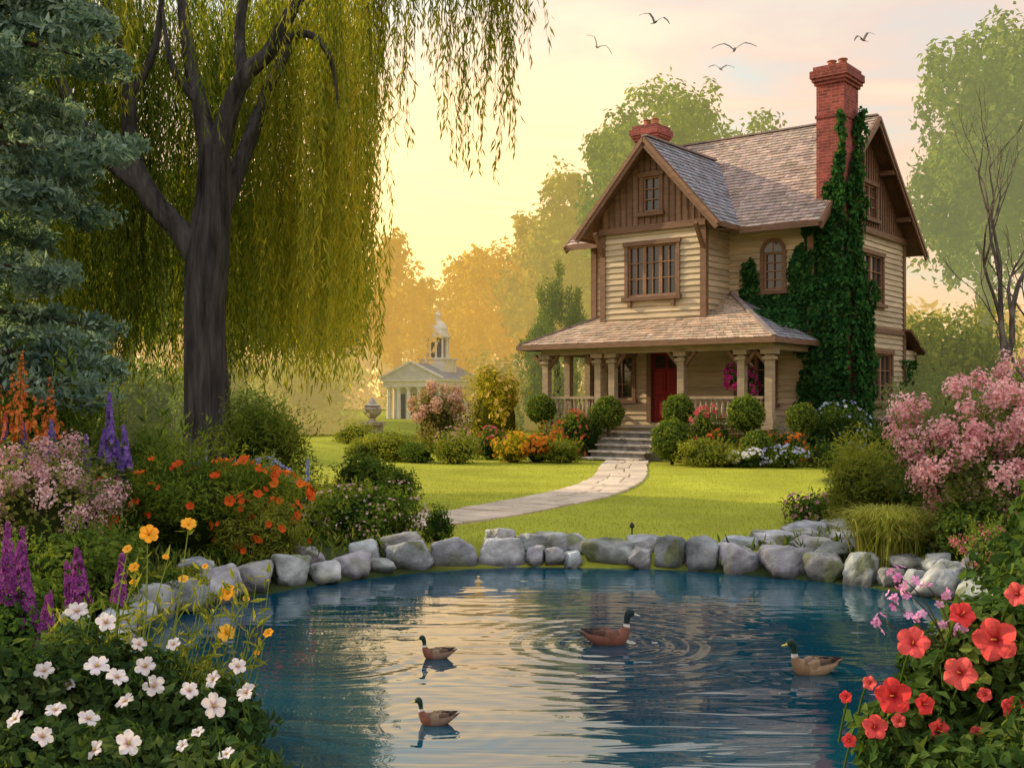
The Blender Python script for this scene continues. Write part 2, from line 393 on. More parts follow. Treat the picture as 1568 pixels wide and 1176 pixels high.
# pond water with real ripples
xs=np.linspace(-3.4,4.6,360); ys=np.linspace(2.6,12.3,470); X,Y=np.meshgrid(xs,ys)
ducks=[(.72,8.16,.43,1),(-.53,7.7,.27,-1),(-.43,6.14,.255,-1),(1.99,7.28,.39,-1)]
Z=np.zeros_like(X)
for i,(dx,dy,s_,f) in enumerate(ducks):
    r=np.hypot(X-dx,(Y-dy)*1.0); A=(.0055,.0011,.0013,.0017)[i]; lam=.17*(s_/.4)**.5; ph=np.arctan2(Y-dy,X-dx)
    Z+=A*np.sin(2*np.pi*r/lam+.6*np.sin(ph*3+i))*np.exp(-r/(.62*s_/.4))*sm(r/.2)*(.75+.25*np.sin(ph*2+r*4))
r=np.hypot(X+1.35,Y-7.9); ph=np.arctan2(Y-7.9,X+1.35); Z+=.0020*np.sin(2*np.pi*r/.2+.7*np.sin(ph*2))*np.exp(-((r-.75)/.35)**2)*sm(.6-ph*.3)
for (kx,ky,a,ph) in ((.7,9,.0011,0),(-1.2,13,.0007,1),(2.1,17,.0004,2),(-.4,6,.0012,4)):
    Z+=a*np.sin(kx*X+ky*Y+ph+1.2*np.sin(X*.9+ph)+.8*np.sin(Y*.7+X*.5))*(.55+.45*np.sin(X*1.1+Y*.8+ph))*(1+1.1*sm((7.5-Y)/3))
nx,ny=len(xs),len(ys); idx=np.arange(nx*ny).reshape(ny,nx); g=Geo()
g.add(np.stack([X,Y,Z],-1).reshape(-1,3),np.stack([idx[:-1,:-1],idx[:-1,1:],idx[1:,1:],idx[1:,:-1]],-1).reshape(-1,4),(0.01,.05,.08))
g.build('pond_water',M_water,smooth=True)

# boulders
import bmesh
bm=bmesh.new(); bmesh.ops.create_icosphere(bm,subdivisions=4,radius=1); IV=np.array([v.co[:] for v in bm.verts]); IF=np.array([[v.index for v in f.verts] for f in bm.faces]); bm.free()
def boulder(g,c,r,rz=0,col=(.31,.325,.345)):
    n=14; pn=rdir(n); pn[0]=(rng.normal(0,.15),rng.normal(0,.12)-.1,1); pn[1]=(rng.normal(0,.35),-1,.3); pn[2]=(1,rng.normal(0,.3),rng.normal(0,.2)); pn[3]=(-1,rng.normal(0,.3),rng.normal(0,.2)); pn=unit(pn); pd=rng.uniform(.60,1.0,n); pd[0]=.72; pd[2:4]=.84
    dots=IV@pn.T; rr=np.where(dots>.05,pd/np.maximum(dots,.05),9)
    rad=-np.log(np.exp(-rr*60).sum(1))/60; rad=np.minimum(rad,1.3)
    ph=rng.random(6)*6
    rad=rad*(1+.03*np.sin(IV[:,0]*7+ph[0])*np.sin(IV[:,1]*8+ph[1])+.025*np.sin(IV[:,2]*14+ph[2]+IV[:,0]*9)+.02*np.sin(IV[:,1]*23+ph[3])*np.sin(IV[:,0]*21+IV[:,2]*17))
    V=IV*rad[:,None]*np.array(r); ca,sa=math.cos(rz),math.sin(rz)
    V=np.stack([V[:,0]*ca-V[:,1]*sa,V[:,0]*sa+V[:,1]*ca,V[:,2]],-1)+np.array(c)
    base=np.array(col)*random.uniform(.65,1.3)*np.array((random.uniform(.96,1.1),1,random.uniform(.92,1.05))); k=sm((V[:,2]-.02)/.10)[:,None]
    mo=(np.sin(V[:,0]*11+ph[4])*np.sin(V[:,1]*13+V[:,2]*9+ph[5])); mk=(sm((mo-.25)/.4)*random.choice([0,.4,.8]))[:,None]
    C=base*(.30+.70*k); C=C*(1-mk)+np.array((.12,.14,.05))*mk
    g.add(V,IF,C)
g=Geo()
A=np.linalg.norm(np.roll(POND,-1,0)-POND,axis=1); cumP=np.concatenate([[0],np.cumsum(A)]); tot=cumP[-1]; PP=np.vstack([POND,POND[:1]])
def pondpt(s):
    s=s%tot; i=min(np.searchsorted(cumP,s,side='right')-1,len(A)-1); t=(s-cumP[i])/A[i]; P=PP[i]*(1-t)+PP[i+1]*t
    T=unit(PP[i+1]-PP[i]); return P,T,np.array([T[1],-T[0]])
cen=POND.mean(0); s=0
while s<tot:
    wd=random.choice([.2,.28,.36,.42,.5,.54]); P,T,nn=pondpt(s+wd/2)
    if np.dot(nn,P-cen)<0: nn=-nn
    if P[1]>5.6:
        h=random.uniform(.10,.16) if wd<.3 else random.uniform(.18,.27)
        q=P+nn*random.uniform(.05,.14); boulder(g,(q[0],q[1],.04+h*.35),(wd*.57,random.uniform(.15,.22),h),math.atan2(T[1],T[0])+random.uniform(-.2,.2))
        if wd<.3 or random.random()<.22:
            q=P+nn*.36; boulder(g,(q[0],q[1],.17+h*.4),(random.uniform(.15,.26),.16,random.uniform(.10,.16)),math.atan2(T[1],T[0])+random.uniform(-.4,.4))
    s+=wd*1.0
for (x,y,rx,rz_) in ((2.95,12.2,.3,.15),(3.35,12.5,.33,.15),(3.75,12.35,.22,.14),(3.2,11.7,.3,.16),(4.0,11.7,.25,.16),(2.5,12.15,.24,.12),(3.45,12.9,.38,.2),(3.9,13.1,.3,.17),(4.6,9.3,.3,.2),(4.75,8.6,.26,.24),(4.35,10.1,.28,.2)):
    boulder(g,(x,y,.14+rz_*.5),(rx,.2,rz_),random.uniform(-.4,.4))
for (x,y,a,b,c) in ((-2.75,9.9,.33,.2,.2),(-3.05,9.4,.3,.22,.2),(-3.15,8.9,.25,.2,.2),(-2.5,10.35,.25,.2,.17)):
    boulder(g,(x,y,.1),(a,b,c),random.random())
g.build('pond_edge_stones',M_stone,smooth=True)

# ------------------------------------------------------------------ house
TH=math.radians(38)
house=empty('country_house',(8.2,30,0.1),-TH)
WOODC=(.19,.105,.065); SIDE=(.52,.42,.29)
def pt(f,c,a,z,d):
    return {'F':(a,c-d,z),'B':(a,c+d,z),'R':(c+d,a,z),'L':(c-d,a,z)}[f]
def pbox(g,f,c,a0,a1,z0,z1,d0,d1,col,m=0): box(g,pt(f,c,a0,z0,d0),pt(f,c,a1,z1,d1),col,m)
def clap(g,f,c,a0,a1,z0,z1,holes=(),rng_fn=None,col=SIDE,ex=.17):
    nC=int(math.ceil((z1-z0)/ex))
    for i in range(nC):
        zc=z0+i*ex; ze=min(zc+ex,z1)
        zs=sorted(set([zc,ze]+[h for ho in holes for h in ho[2:4] if zc<h<ze]))
        jc=random.uniform(.82,1.1)
        for zb,zt in zip(zs[:-1],zs[1:]):
            zm=(zb+zt)/2; iv=[(a0,a1)] if rng_fn is None else [rng_fn(zt)]
            for h in holes:
                if h[2]<zm<h[3]:
                    nv=[]
                    for (p_,q_) in iv:
                        if h[1]<=p_ or h[0]>=q_: nv.append((p_,q_))
                        else:
                            if h[0]>p_: nv.append((p_,h[0]))
                            if h[1]<q_: nv.append((h[1],q_))
                    iv=nv
            db=.042*(1-(zb-zc)/ex)+.006; dt=.042*(1-(zt-zc)/ex)+.006
            for (p_,q_) in iv:
                if q_-p_<.02: continue
                V=[pt(f,c,p_,zb,db),pt(f,c,q_,zb,db),pt(f,c,q_,zt,dt),pt(f,c,p_,zt,dt),pt(f,c,p_,zb,-.02),pt(f,c,q_,zb,-.02)]
                g.add(V,[(0,1,2,3),(4,5,1,0)],np.array(col)*jc)
def window(gw,gg,f,c,a0,a1,z0,z1,nc=2,nr=3,mull=1,arch=False,wc=WOODC):
    cw=.11
    pbox(gw,f,c,a0-cw,a0,z0-.02,z1,-.08,.075,wc); pbox(gw,f,c,a1,a1+cw,z0-.02,z1,-.08,.075,wc)
    if not arch: pbox(gw,f,c,a0-cw-.04,a1+cw+.04,z1,z1+.13,-.08,.10,wc)
    pbox(gw,f,c,a0-cw-.06,a1+cw+.06,z0-.13,z0-.02,-.08,.16,np.array(wc)*.85)
    pbox(gg,f,c,a0,a1,z0,z1,-.10,-.05,(.1,.1,.1))
    w_=a1-a0
    for i in range(mull):
        s0=a0+w_*i/mull; s1=a0+w_*(i+1)/mull; fw=.05
        lt=np.array(wc)*1.5
        pbox(gw,f,c,s0+.002,s0+fw,z0,z1-.002,-.045,.02,lt); pbox(gw,f,c,s1-fw,s1-.002,z0,z1-.002,-.045,.02,lt)
        pbox(gw,f,c,s0+fw,s1-fw,z0,z0+fw,-.045,.018,lt); pbox(gw,f,c,s0+fw,s1-fw,z1-fw,z1-.002,-.045,.018,lt)
        for j in range(1,nc): q=s0+fw+(s1-s0-2*fw)*j/nc; pbox(gw,f,c,q-.012,q+.012,z0+fw,z1-fw,-.045,.008,lt)
        for j in range(1,nr): q=z0+fw+(z1-z0-2*fw)*j/nr; pbox(gw,f,c,s0+fw,s1-fw,q-.014,q+.014,-.045,.012,lt)
    if arch:
        r=w_/2; ac=(a0+a1)/2; k=8
        for j in range(k):
            t0=math.pi*j/k; t1=math.pi*(j+1)/k
            V=[pt(f,c,ac+rr*math.cos(t),z1+rr*math.sin(t)*1.0,d) for d in (-.08,.075) for (rr,t) in ((r,t0),(r+cw,t0),(r+cw,t1),(r,t1))]
            gw.add(V,BF,wc)
            V=[pt(f,c,ac,z1,.055),pt(f,c,ac+r*math.cos(t0),z1+r*math.sin(t0),.055),pt(f,c,ac+r*math.cos(t1),z1+r*math.sin(t1),.055)]
            gg.add(V,[(0,1,2)],(.1,.1,.1))
        pbox(gw,f,c,ac-.012,ac+.012,z1,z1+r,.056,.07,np.array(wc)*1.5)
gs,gw,gg,gr=Geo(),Geo(),Geo(),Geo()
hw=[(-4.93,-3.34,4.65,6.1),(-4.42,-3.88,7.05,8.05)]
hf=[(-5.05,-4.05,1.0,3.15),(-6.5,-5.7,1.7,3.0),(-2.2,-1.1,1.6,3.0),(-1.4,-.84,4.75,5.8)]
clap(gs,'F',0,-7.1,0,.9,7.0,hf,col=SIDE)
hr=[(3.45,5.4,4.65,6.1),(4.3,6.2,1.6,3.1),(2.35,3.0,7.15,8.45),(3.75,4.85,7.2,8.2)]
clap(gs,'R',0,0,7.4,.9,6.75,hr[:2]); clap(gs,'L',-7.1,0,7.4,.9,7.0,[(2.5,3.8,4.6,6)]); clap(gs,'B',7.4,-7.1,0,.9,7.0,[(-5,-3.6,4.6,6),(-2.5,-1.5,1.6,3)])
clap(gs,'F',-1.5,-5.8,-2.5,3.85,6.55,hw[:1]); clap(gs,'R',-2.5,-1.5,0,3.85,7.1); clap(gs,'L',-5.8,-1.5,0,3.85,7.1)
for (p,q) in (((-6.98,.12,.0),(-.12,7.28,6.9)),((-5.68,-1.38,3.86),(-2.62,.1,6.9))): box(gw,p,q,(.05,.045,.04))
V=[(-.12,.3,6.9),(-.12,7.1,6.9),(-.12,3.7,9.8),(-6.98,.3,6.9),(-6.98,7.1,6.9),(-6.98,3.7,9.8)]; gw.add(V,[(0,1,2),(3,5,4)],(.05,.04,.03))
V=[(-5.7,-1.38,6.9),(-2.6,-1.38,6.9),(-4.15,-1.38,8.75)]; gw.add(V,[(0,1,2)],(.05,.04,.03))
def boards(f,c,a0,a1,topf,zb,holes,flip=False):
    a=a0
    while a<a1-.01:
        b=min(a+.2,a1)
        za,zc_=topf(a+.01),topf(b-.01)
        hs=[h for h in holes if h[0]<(a+b)/2<h[1]]
        ranges=[(zb,None)] if not hs else [(zb,hs[0][2]),(hs[0][3],None)]
        for (lo,hi) in ranges:
            ta,tb=(hi,hi) if hi is not None else (za,zc_)
            if max(ta,tb)<=lo: continue
            ta=max(ta,lo);tb=max(tb,lo)
            V=[pt(f,c,a+.01,lo,.03),pt(f,c,b-.01,lo,.03),pt(f,c,b-.01,tb,.03),pt(f,c,a+.01,ta,.03),pt(f,c,a,lo,0),pt(f,c,b,lo,0),pt(f,c,b,tb,0),pt(f,c,a,ta,0)]
            gw.add(V,[(0,1,2,3),(4,0,3,7),(1,5,6,2),(4,5,6,7)],np.array((.25,.145,.09))*random.uniform(.75,1.25))
            if hi is None or hi-lo>.3: pbox(gw,f,c,a-.022,a+.022,lo,max(lo+.01,ta-.02),.031,.06,np.array(WOODC)*.8)
        a=b
boards('F',-1.5,-5.8,-2.5,lambda a:9.0-1.14*abs(a+4.15),6.62,hw[1:]); 
boards('R',0,0.0,7.4,lambda a:10.0-.83*abs(a-3.7),6.85,hr[2:])
boards('L',-7.1,0,7.4,lambda a:10.0-.83*abs(a-3.7),7.0,[])
pbox(gw,'F',-1.5,-5.9,-2.4,6.5,6.68,.0,.12,WOODC); pbox(gw,'R',0,-.05,7.45,6.7,6.88,.0,.12,WOODC); pbox(gw,'R',0,-.05,7.45,3.75,3.9,.01,.10,WOODC)
for (x,y) in ((-5.8,-1.5),(-2.5,-1.5)): box(gw,(x-.09,y-.062,3.86),(x+.09,y+.10,6.5),WOODC)
for (x,y) in ((0,0),(0,7.4),(-7.1,0),(-7.1,7.4)): box(gw,(x-.1,y-.1,.85),(x+.075 if x==0 else x+.1,y+.1,6.9),WOODC)
for (x,y,z) in ((-5.8,-1.56,5.9),(-2.5,-1.56,5.9)): beam(gw,(x,y,z),(x,y-.42,z+.62),.1,.1,WOODC,(1,0,0))
for h in hw[:1]: window(gw,gg,'F',-1.5,*h,nc=2,nr=3,mull=3)
window(gw,gg,'F',-1.5,*hw[1],nc=2,nr=3)
window(gw,gg,'F',0,*hf[1],nc=2,nr=3); window(gw,gg,'F',0,*hf[2],nc=2,nr=3,mull=2); window(gw,gg,'F',0,*hf[3],nc=2,nr=4,arch=True)
window(gw,gg,'R',0,*hr[0],nc=2,nr=3,mull=2); window(gw,gg,'R',0,*hr[1],nc=2,nr=3,mull=2); window(gw,gg,'R',0,*hr[2],nc=2,nr=4); window(gw,gg,'R',0,*hr[3],nc=2,nr=3,mull=2)
window(gw,gg,'L',-7.1,2.5,3.8,4.6,6,nc=2,nr=3,mull=2); window(gw,gg,'B',7.4,-5,-3.6,4.6,6,mull=2); window(gw,gg,'B',7.4,-2.5,-1.5,1.6,3)
for a in (-4.85,-3.42): pbox(gw,'F',-1.5,a-.05,a+.05,4.34,4.5,.04,.14,WOODC)
gd=Geo(); RED=(.22,.014,.014)
pbox(gd,'F',0,-5.03,-4.07,1.02,3.1,-.06,-.02,RED)
for (a0,a1) in ((-4.95,-4.60),(-4.50,-4.15)):
    for (z0,z1) in ((1.15,1.75),(1.87,2.5)): pbox(gd,'F',0,a0,a1,z0,z1,-.02,.0,np.array(RED)*1.5); pbox(gd,'F',0,a0+.05,a1-.05,z0+.05,z1-.05,.0,.015,RED)
    pbox(gd,'F',0,a0,a1,2.62,3.0,-.02,-.005,(.03,.02,.02))
pbox(gd,'F',0,-4.17,-4.12,1.95,2.05,0.0,.05,(.6,.45,.15))
for (a0,a1) in ((-5.2,-5.05),(-4.05,-3.9)): pbox(gw,'F',0,a0,a1,1.0,3.2,-.08,.08,WOODC)
pbox(gw,'F',0,-5.25,-3.85,3.2,3.34,-.08,.11,WOODC)
gd.build('front_door',M_wood,house)
def roof(P0,P1,P2,P3,flip=False,tone=(.23,.195,.175),ex=.17,thick=.07):
    P0,P1,P2,P3=[np.array(p,float) for p in (P0,P1,P2,P3)]
    mid0=(P0+P1)/2; top=(P2+P3)/2; nrm=unit(np.cross(P1-P0,top-mid0))
    if nrm[2]<0: nrm=-nrm
    q=[P0,P1,P2,P3]; V=q+[p-nrm*thick for p in q]; gr.add(V,BF,np.array(WOODC)*.8)
    e=unit(P1-P0); d=(P3-P0); h=np.linalg.norm(d-np.dot(d,e)*e)
    nrow=int(h/ex); 
    for r in range(nrow):
        t0=r/nrow; t1=min((r+1.25)/nrow,1)
        L0=P0+(P3-P0)*t0; R0=P1+(P2-P1)*t0; L1=P0+(P3-P0)*t1; R1=P1+(P2-P1)*t1
        wl=np.linalg.norm(R0-L0)
        if wl<.06: continue
        ed=[0]; 
        while ed[-1]<wl: ed.append(ed[-1]+random.uniform(.13,.27))
        ed[-1]=wl; rc_=random.uniform(.93,1.07)
        for a,b in zip(ed[:-1],ed[1:]):
            a/=wl; b/=wl; gp=.004/wl; j=random.uniform(-.012,.012)
            A=L0+(R0-L0)*(a+gp); B=L0+(R0-L0)*(b-gp); Cc=L1+(R1-L1)*(b-gp); D=L1+(R1-L1)*(a+gp)
            lift=.04+random.uniform(-.006,.01); sl_=unit(D-A)*j
            A=A+sl_;B=B+sl_
            V=[A+nrm*lift,B+nrm*lift,Cc+nrm*.008,D+nrm*.008,A+nrm*.008,B+nrm*.008]
            cc=np.array(tone)*random.uniform(.74,1.22)*rc_; cc=cc*np.array((1+random.uniform(-.05,.1),1,1+random.uniform(-.05,.08)))
            gr.add(V,[(0,1,2,3),(4,5,1,0)],cc)
TW=(.40,.32,.27); TG=(.27,.28,.31)
ze=10.1-.83*4.4
roof((-7.7,-.7,ze),(.5,-.7,ze),(.5,3.7,10.1),(-7.7,3.7,10.1),tone=TW); roof((.5,8.1,ze),(-7.7,8.1,ze),(-7.7,3.7,10.1),(.5,3.7,10.1),tone=TW)
zw=9.12-1.14*2.3
roof((-1.85,-1.95,zw),(-1.85,2.4,zw),(-4.15,2.4,9.12),(-4.15,-1.95,9.12),tone=TG); roof((-6.45,2.4,zw),(-6.45,-1.95,zw),(-4.15,-1.95,9.12),(-4.15,2.4,9.12),tone=TG)
XR=.22
roof((-7.9,-2.9,3.26),(XR,-2.9,3.26),(-2.4,0,4.7),(-5.0,0,4.7),tone=(.46,.36,.27))
roof((XR,-2.9,3.26),(XR,0.0,3.26),(-2.4,0.0,4.7),(-2.4,-.002,4.7),tone=TG); roof((-7.9,0,3.26),(-7.9,-2.9,3.26),(-5.0,-.002,4.7),(-5.0,0,4.7),tone=TW)
roof((.3,8.9,3.2),(-3.2,8.9,3.2),(-3.2,7.3,3.95),(.3,7.3,3.95),tone=TW)
roof((-7.9,-.01,3.3),(-7.9,.5,3.3),(-7.1,.5,3.7),(-7.1,-.01,3.7),tone=TW)
for A,B in (((-7.7,3.7,10.13),(.5,3.7,10.13)),((-4.15,-1.95,9.15),(-4.15,2.3,9.15))): beam(gr,A,B,.2,.05,(.25,.2,.18))
for A,B in (((-7.9,-2.9,3.3),(-5,-.02,4.74)),((XR,-2.9,3.3),(-2.4,-.02,4.74))): beam(gr,A,B,.14,.05,(.25,.2,.18))
gr.build('roof_shingles',M_shingle,house)
def rake(ax,c,mid,ztop,half,zend,sg):
    for s_ in (-1,1):
        if ax=='y': A=(mid,c,ztop);B=(mid+half*s_,c,zend)
        else: A=(c,mid,ztop);B=(c,mid+half*s_,zend)
        upv=np.cross(unit(np.array(B)-np.array(A)),(0,1,0) if ax=='y' else (1,0,0))
        beam(gw,A,B,.06,.24,WOODC,upv)
        o_=(np.array((0,-.036,.06)) if ax=='y' else np.array((.036*sg,0,.06)))
        beam(gw,np.array(A)+o_,np.array(B)+o_,.05,.1,np.array(WOODC)*1.25,upv)
rake('y',-1.98,-4.15,8.98,2.34,zw-.13,-1); rake('x',.53,3.7,9.98,4.44,ze-.13,1); rake('x',-7.73,3.7,9.98,4.44,ze-.13,-1)
beam(gw,(-1.8,-.73,ze-.06),(.5,-.73,ze-.06),.05,.17,WOODC); beam(gw,(-7.7,-.73,ze-.06),(-6.5,-.73,ze-.06),.05,.17,WOODC)
beam(gw,(-1.82,-1.95,zw-.05),(-1.82,-.3,zw-.05),.05,.14,WOODC); beam(gw,(-6.48,-1.95,zw-.05),(-6.48,-.3,zw-.05),.05,.14,WOODC)
for yv in (.9,2.3,5.1,6.6): 
    zz=10.1-.83*abs(yv-3.7)-.22; box(gw,(.07,yv-.06,zz-.14),(.5,yv+.06,zz),WOODC)
clap(gs,'R',-.01,7.45,8.6,.6,3.3); clap(gs,'B',8.6,-3,-.01,.6,3.3); box(gw,(-2.95,7.42,0),(-.1,8.5,3.3),(.06,.05,.04)); box(gw,(-.1,8.52,.5),(.04,8.66,3.3),WOODC)
gf=Geo(); box(gf,(-7.05,.05,-.3),(-.0,7.35,.88),(.3,.27,.24)); box(gf,(-7.12,-.02,.74),(.05,7.42,.9),(.32,.29,.26)); box(gf,(-2.9,7.4,-.3),(.0,8.55,.6),(.3,.27,.24))
gf.build('foundation',M_stone,house)
PW=(.36,.28,.19); gp=Geo()
box(gp,(-7.4,-2.6,.78),(.0,-.04,.9),(.3,.24,.18)); box(gp,(-7.3,-2.5,-.2),(-.1,-.1,.77),(.2,.17,.14))
x=-7.4
while x<.0: box(gp,(x+.004,-2.66,.905),(min(x+.12,.0)-.004,-.05,.925),(.3,.25,.2),jc=.25); x+=.12
for x in (-7.2,-5.35,-4.88,-2.67,-.89,-.12):
    y=-2.42
    box(gp,(x-.16,y-.16,.93),(x+.16,y+.16,1.2),PW); box(gp,(x-.1,y-.1,1.2),(x+.1,y+.1,2.85),PW,jc=.1); box(gp,(x-.15,y-.15,2.72),(x+.15,y+.15,2.8),PW)
    box(gp,(x-.13,y-.13,1.2),(x+.13,y+.13,1.27),PW)
    for s_ in (-1,1):
        if x>-.2 and s_>0 : continue
        beam(gp,(x+s_*.08,y,2.6),(x+s_*.42,y,2.98),.09,.1,WOODC,(0,1,0))
    box(gp,(x-.19,y-.17,2.86),(x+.19,y+.17,2.98),PW)
for y in (-.2,-1.3): box(gp,(-7.3,y-.1,.93),(-7.1,y+.1,2.98),PW); 
box(gp,(-7.35,-2.53,2.98),(.0,-2.3,3.2),PW); box(gp,(-7.32,-2.3,2.98),(-7.1,0,3.2),PW); box(gp,(-.22,-2.3,2.98),(-.01,-.12,3.2),PW)
box(gp,(-7.6,-2.75,3.205),(.05,-.12,3.235),(.22,.17,.12))
beam(gp,(-7.95,-2.93,3.2),(XR+.05,-2.93,3.2),.05,.13,WOODC); beam(gp,(-7.93,-2.9,3.2),(-7.93,0,3.2),.05,.13,WOODC); beam(gp,(XR+.03,-2.9,3.2),(XR+.03,0,3.2),.05,.13,WOODC)
prof=[(.025,0),(.04,.05),(.022,.12),(.045,.25),(.05,.33),(.03,.45),(.02,.52),(.035,.57),(.025,.6)]
def rail(xa,xb,y):
    beam(gp,(xa,y,1.74),(xb,y,1.74),.12,.07,PW); beam(gp,(xa,y,1.06),(xb,y,1.06),.1,.07,PW)
    n=int(abs(xb-xa)/.15)
    for i in range(n): lathe(gp,prof,(xa+(xb-xa)*(i+.5)/n,y,1.1),7,PW)
for a,b in ((-7.04,-5.5),(-2.5,-1.05),(-.75,-.28)): rail(a,b,-2.42)
for i in range(4): lathe(gp,prof,(-7.2,-2.1+i*.45,1.1),7,PW)
beam(gp,(-7.2,-2.3,1.74),(-7.2,-.2,1.74),.12,.07,PW,(0,0,1))
gp.build('porch',M_wood,house)
gst=Geo()
for i in range(5):
    zt=.925-.165*(i+1)+.0; y0=-2.62-.33*i
    box(gst,(-4.62,y0-.33,-.2),(-2.95,y0,zt),(.22,.2,.18),jc=.1); box(gst,(-4.68,y0-.37,zt+.002),(-2.89,y0-.002,zt+.05),(.5,.44,.37),jc=.12)
gst.build('front_steps',M_stone,house)
gs.build('clapboard_walls',M_siding,house); gw.build('timber_trim',M_wood,house); gg.build('window_panes',M_glass,house)
gc=Geo(); BR=(.30,.08,.068)
def chimney(x0,x1,y0,y1,z0,z1):
    box(gc,(x0,y0,z0),(x1,y1,z1),BR)
    for k,(o_,h) in enumerate(((.05,.09),(.1,.09),(.14,.2),(.07,.12))):
        zz=z1+sum(q[1] for q in ((.05,.09),(.1,.09),(.14,.2),(.07,.12))[:k]); box(gc,(x0-o_,y0-o_,zz+.001),(x1+o_,y1+o_,zz+h),np.array(BR)*random.uniform(.8,1.1))
    zt=z1+.5
    for cx in (.3,.7): lathe(gc,[(.14,0),(.12,.05),(.11,.22),(.14,.25),(.12,.27),(.06,.27)],(x0+(x1-x0)*cx,(y0+y1)/2,zt),10,(.40,.14,.08))
    box(gc,(x0-.03,y0-.03,z1-.9),(x1+.03,y1+.03,z1-.82),np.array(BR)*.9)
box(gc,(.08,.0,0),(1.05,1.35,4.6),BR); chimney(.08,.85,.1,1.15,4.6,10.25); chimney(-7.5,-6.7,3.0,3.8,8.6,10.35)
gc.build('chimneys',M_brick,house)
gi=Geo(); IV1=[(.012,.055,.02),(.035,.11,.033),(.07,.17,.042)]
def ivy(f,c,a0,a1,z0,z1,n,mask,off=.12,sz=.15):
    a=rng.uniform(a0,a1,n); z=rng.uniform(z0,z1,n); ok=mask(a,z); a=a[ok];z=z[ok];k=len(a)
    bumpy=.07*np.sin(a*5+z*3)+.05*np.sin(z*7-a*4)
    d=np.maximum(.03,(off+bumpy)*rng.random(k)**.5+.02)
    on={'F':(0,-1,0),'B':(0,1,0),'R':(1,0,0),'L':(-1,0,0)}[f]
    if f in 'FB': P=np.stack([a,np.full(k,c)+on[1]*d,z],-1)
    else: P=np.stack([np.full(k,c)+on[0]*d,a,z],-1)
    nr=unit(np.array(on)+rng.normal(0,.45,(k,3))+np.array((0,0,.4))); t=rng.normal(0,.5,(k,3))+np.array((0,0,-1.))
    inst(gi,WIDE,P,frames(t,nr),sz*rng.uniform(.6,1.2,k),mixcol(IV1,k)*rng.uniform(.7,1.25,(k,1)))
def wob(z,s=1): return .12*np.sin(z*3.1*s)+.08*np.sin(z*7.3*s+1)
al=lambda a,z: np.ones_like(a,bool)
ivy('F',.0,.02,1.1,.1,5.0,3000,al,.18); ivy('F',.1,.05,.9,4.4,7.6,1500,lambda a,z:(a>.05+(z-6.4)*.4+wob(z)),.15)
ivy('R',1.05,-.05,1.4,.1,5.0,3600,al,.2); ivy('R',.85,.05,1.2,4.4,9.7,3200,lambda a,z: (a>(z-6.5)*.26+wob(z)),.16)
ivy('F',.1,.5,.9,7,9.5,700,lambda a,z:a>.52+(z-7)*.1+wob(z)*.5,.12)
ivy('R',0,1.2,3.6,.3,6.6,6000,lambda a,z: a<1.25+ (6.8-z)*.34+wob(z)*2,.16); ivy('R',0,6.0,8.6,1.6,3.0,700,lambda a,z:(a>7.0+wob(z)*2)&(z>1.9),.1)
ivy('F',0,-2.45,0,3.9,6.2,5600,lambda a,z:((np.abs(a+1.12)>.42)|(z>6.2)|(z<4.65))&(z<5.3+.6*np.sin(a*3.2+1)+wob(a*3)*2+(a+1.0)*.5)&(a>-2.2+wob(z)),.1)
ivy('F',-.9,-1.6,-.1,3.7,4.3,600,lambda a,z:z<4.15,.1); ivy('F',0,-.5,.1,3.3,6.6,1500,lambda a,z:a>-.35+wob(z)*1.5,.12)
ivy('F',-.05,-.6,.6,.9,3.3,1200,lambda a,z:a>-.35+wob(z),.14)
gi.build('ivy',M_leaf,house)

# ------------------------------------------------------------------ trees
BARK=(.075,.06,.05)
g=Geo(); WB=(.062,.056,.056)
Y0=17
tube(g,[(-4.8,Y0,-.2),(-4.76,Y0,.5),(-4.72,Y0,1.6),(-4.76,Y0,3.0),(-4.7,Y0,4.0),(-4.62,Y0,4.9),(-4.6,16.95,5.7)],[.54,.40,.33,.30,.32,.26,.23],72,WB,rough=.05,k=10)
L_=lambda p,r,s=22: tube(g,p,r,s,WB,rough=.045,k=5)
L_([(-4.62,16.95,5.4),(-4.82,17,6.3),(-5.05,17.1,7.3),(-5.2,17.3,8.6),(-5.0,17.6,10)],[.18,.13,.10,.07,.04])
L_([(-4.6,16.95,5.4),(-4.38,16.9,6.15),(-4.08,16.8,6.75),(-3.72,16.8,7.1),(-3.45,16.8,7.6),(-2.9,16.8,8.5),(-1.9,16.4,9.3),(-.6,15.4,9.9),(.5,14.9,9.7)],[.19,.15,.13,.11,.10,.08,.06,.04,.02])
L_([(-4.1,16.8,6.7),(-4.22,17,7.5),(-4.05,17.1,8.6),(-3.7,17.4,10)],[.10,.08,.06,.03])
L_([(-3.6,16.8,7.25),(-3.1,16.7,7.35),(-2.75,16.6,6.95),(-2.62,16.6,6.2)],[.07,.055,.04,.015])
L_([(-4.72,Y0,3.75),(-5.1,Y0,4.35),(-5.55,16.9,4.9),(-5.85,16.9,5.6),(-5.95,17,6.6),(-6.25,17,7.8),(-6.5,17,9.5)],[.22,.18,.17,.13,.10,.07,.04])
L_([(-5.6,16.9,5.0),(-6.4,16.8,5.7),(-7.0,16.7,6.9),(-7.6,16.6,8.4)],[.14,.11,.08,.05])
L_([(-5.95,17,6.4),(-5.6,17.2,7.3),(-5.5,17.3,8.4)],[.08,.06,.03]); L_([(-4.8,17,6.3),(-5.2,16.8,6.9),(-5.35,16.8,7.8)],[.07,.05,.02])
L_([(-4.7,17,4.2),(-4.35,17.6,5.6),(-3.9,18.4,7.4),(-3.2,19.4,9.2)],[.16,.13,.09,.04])
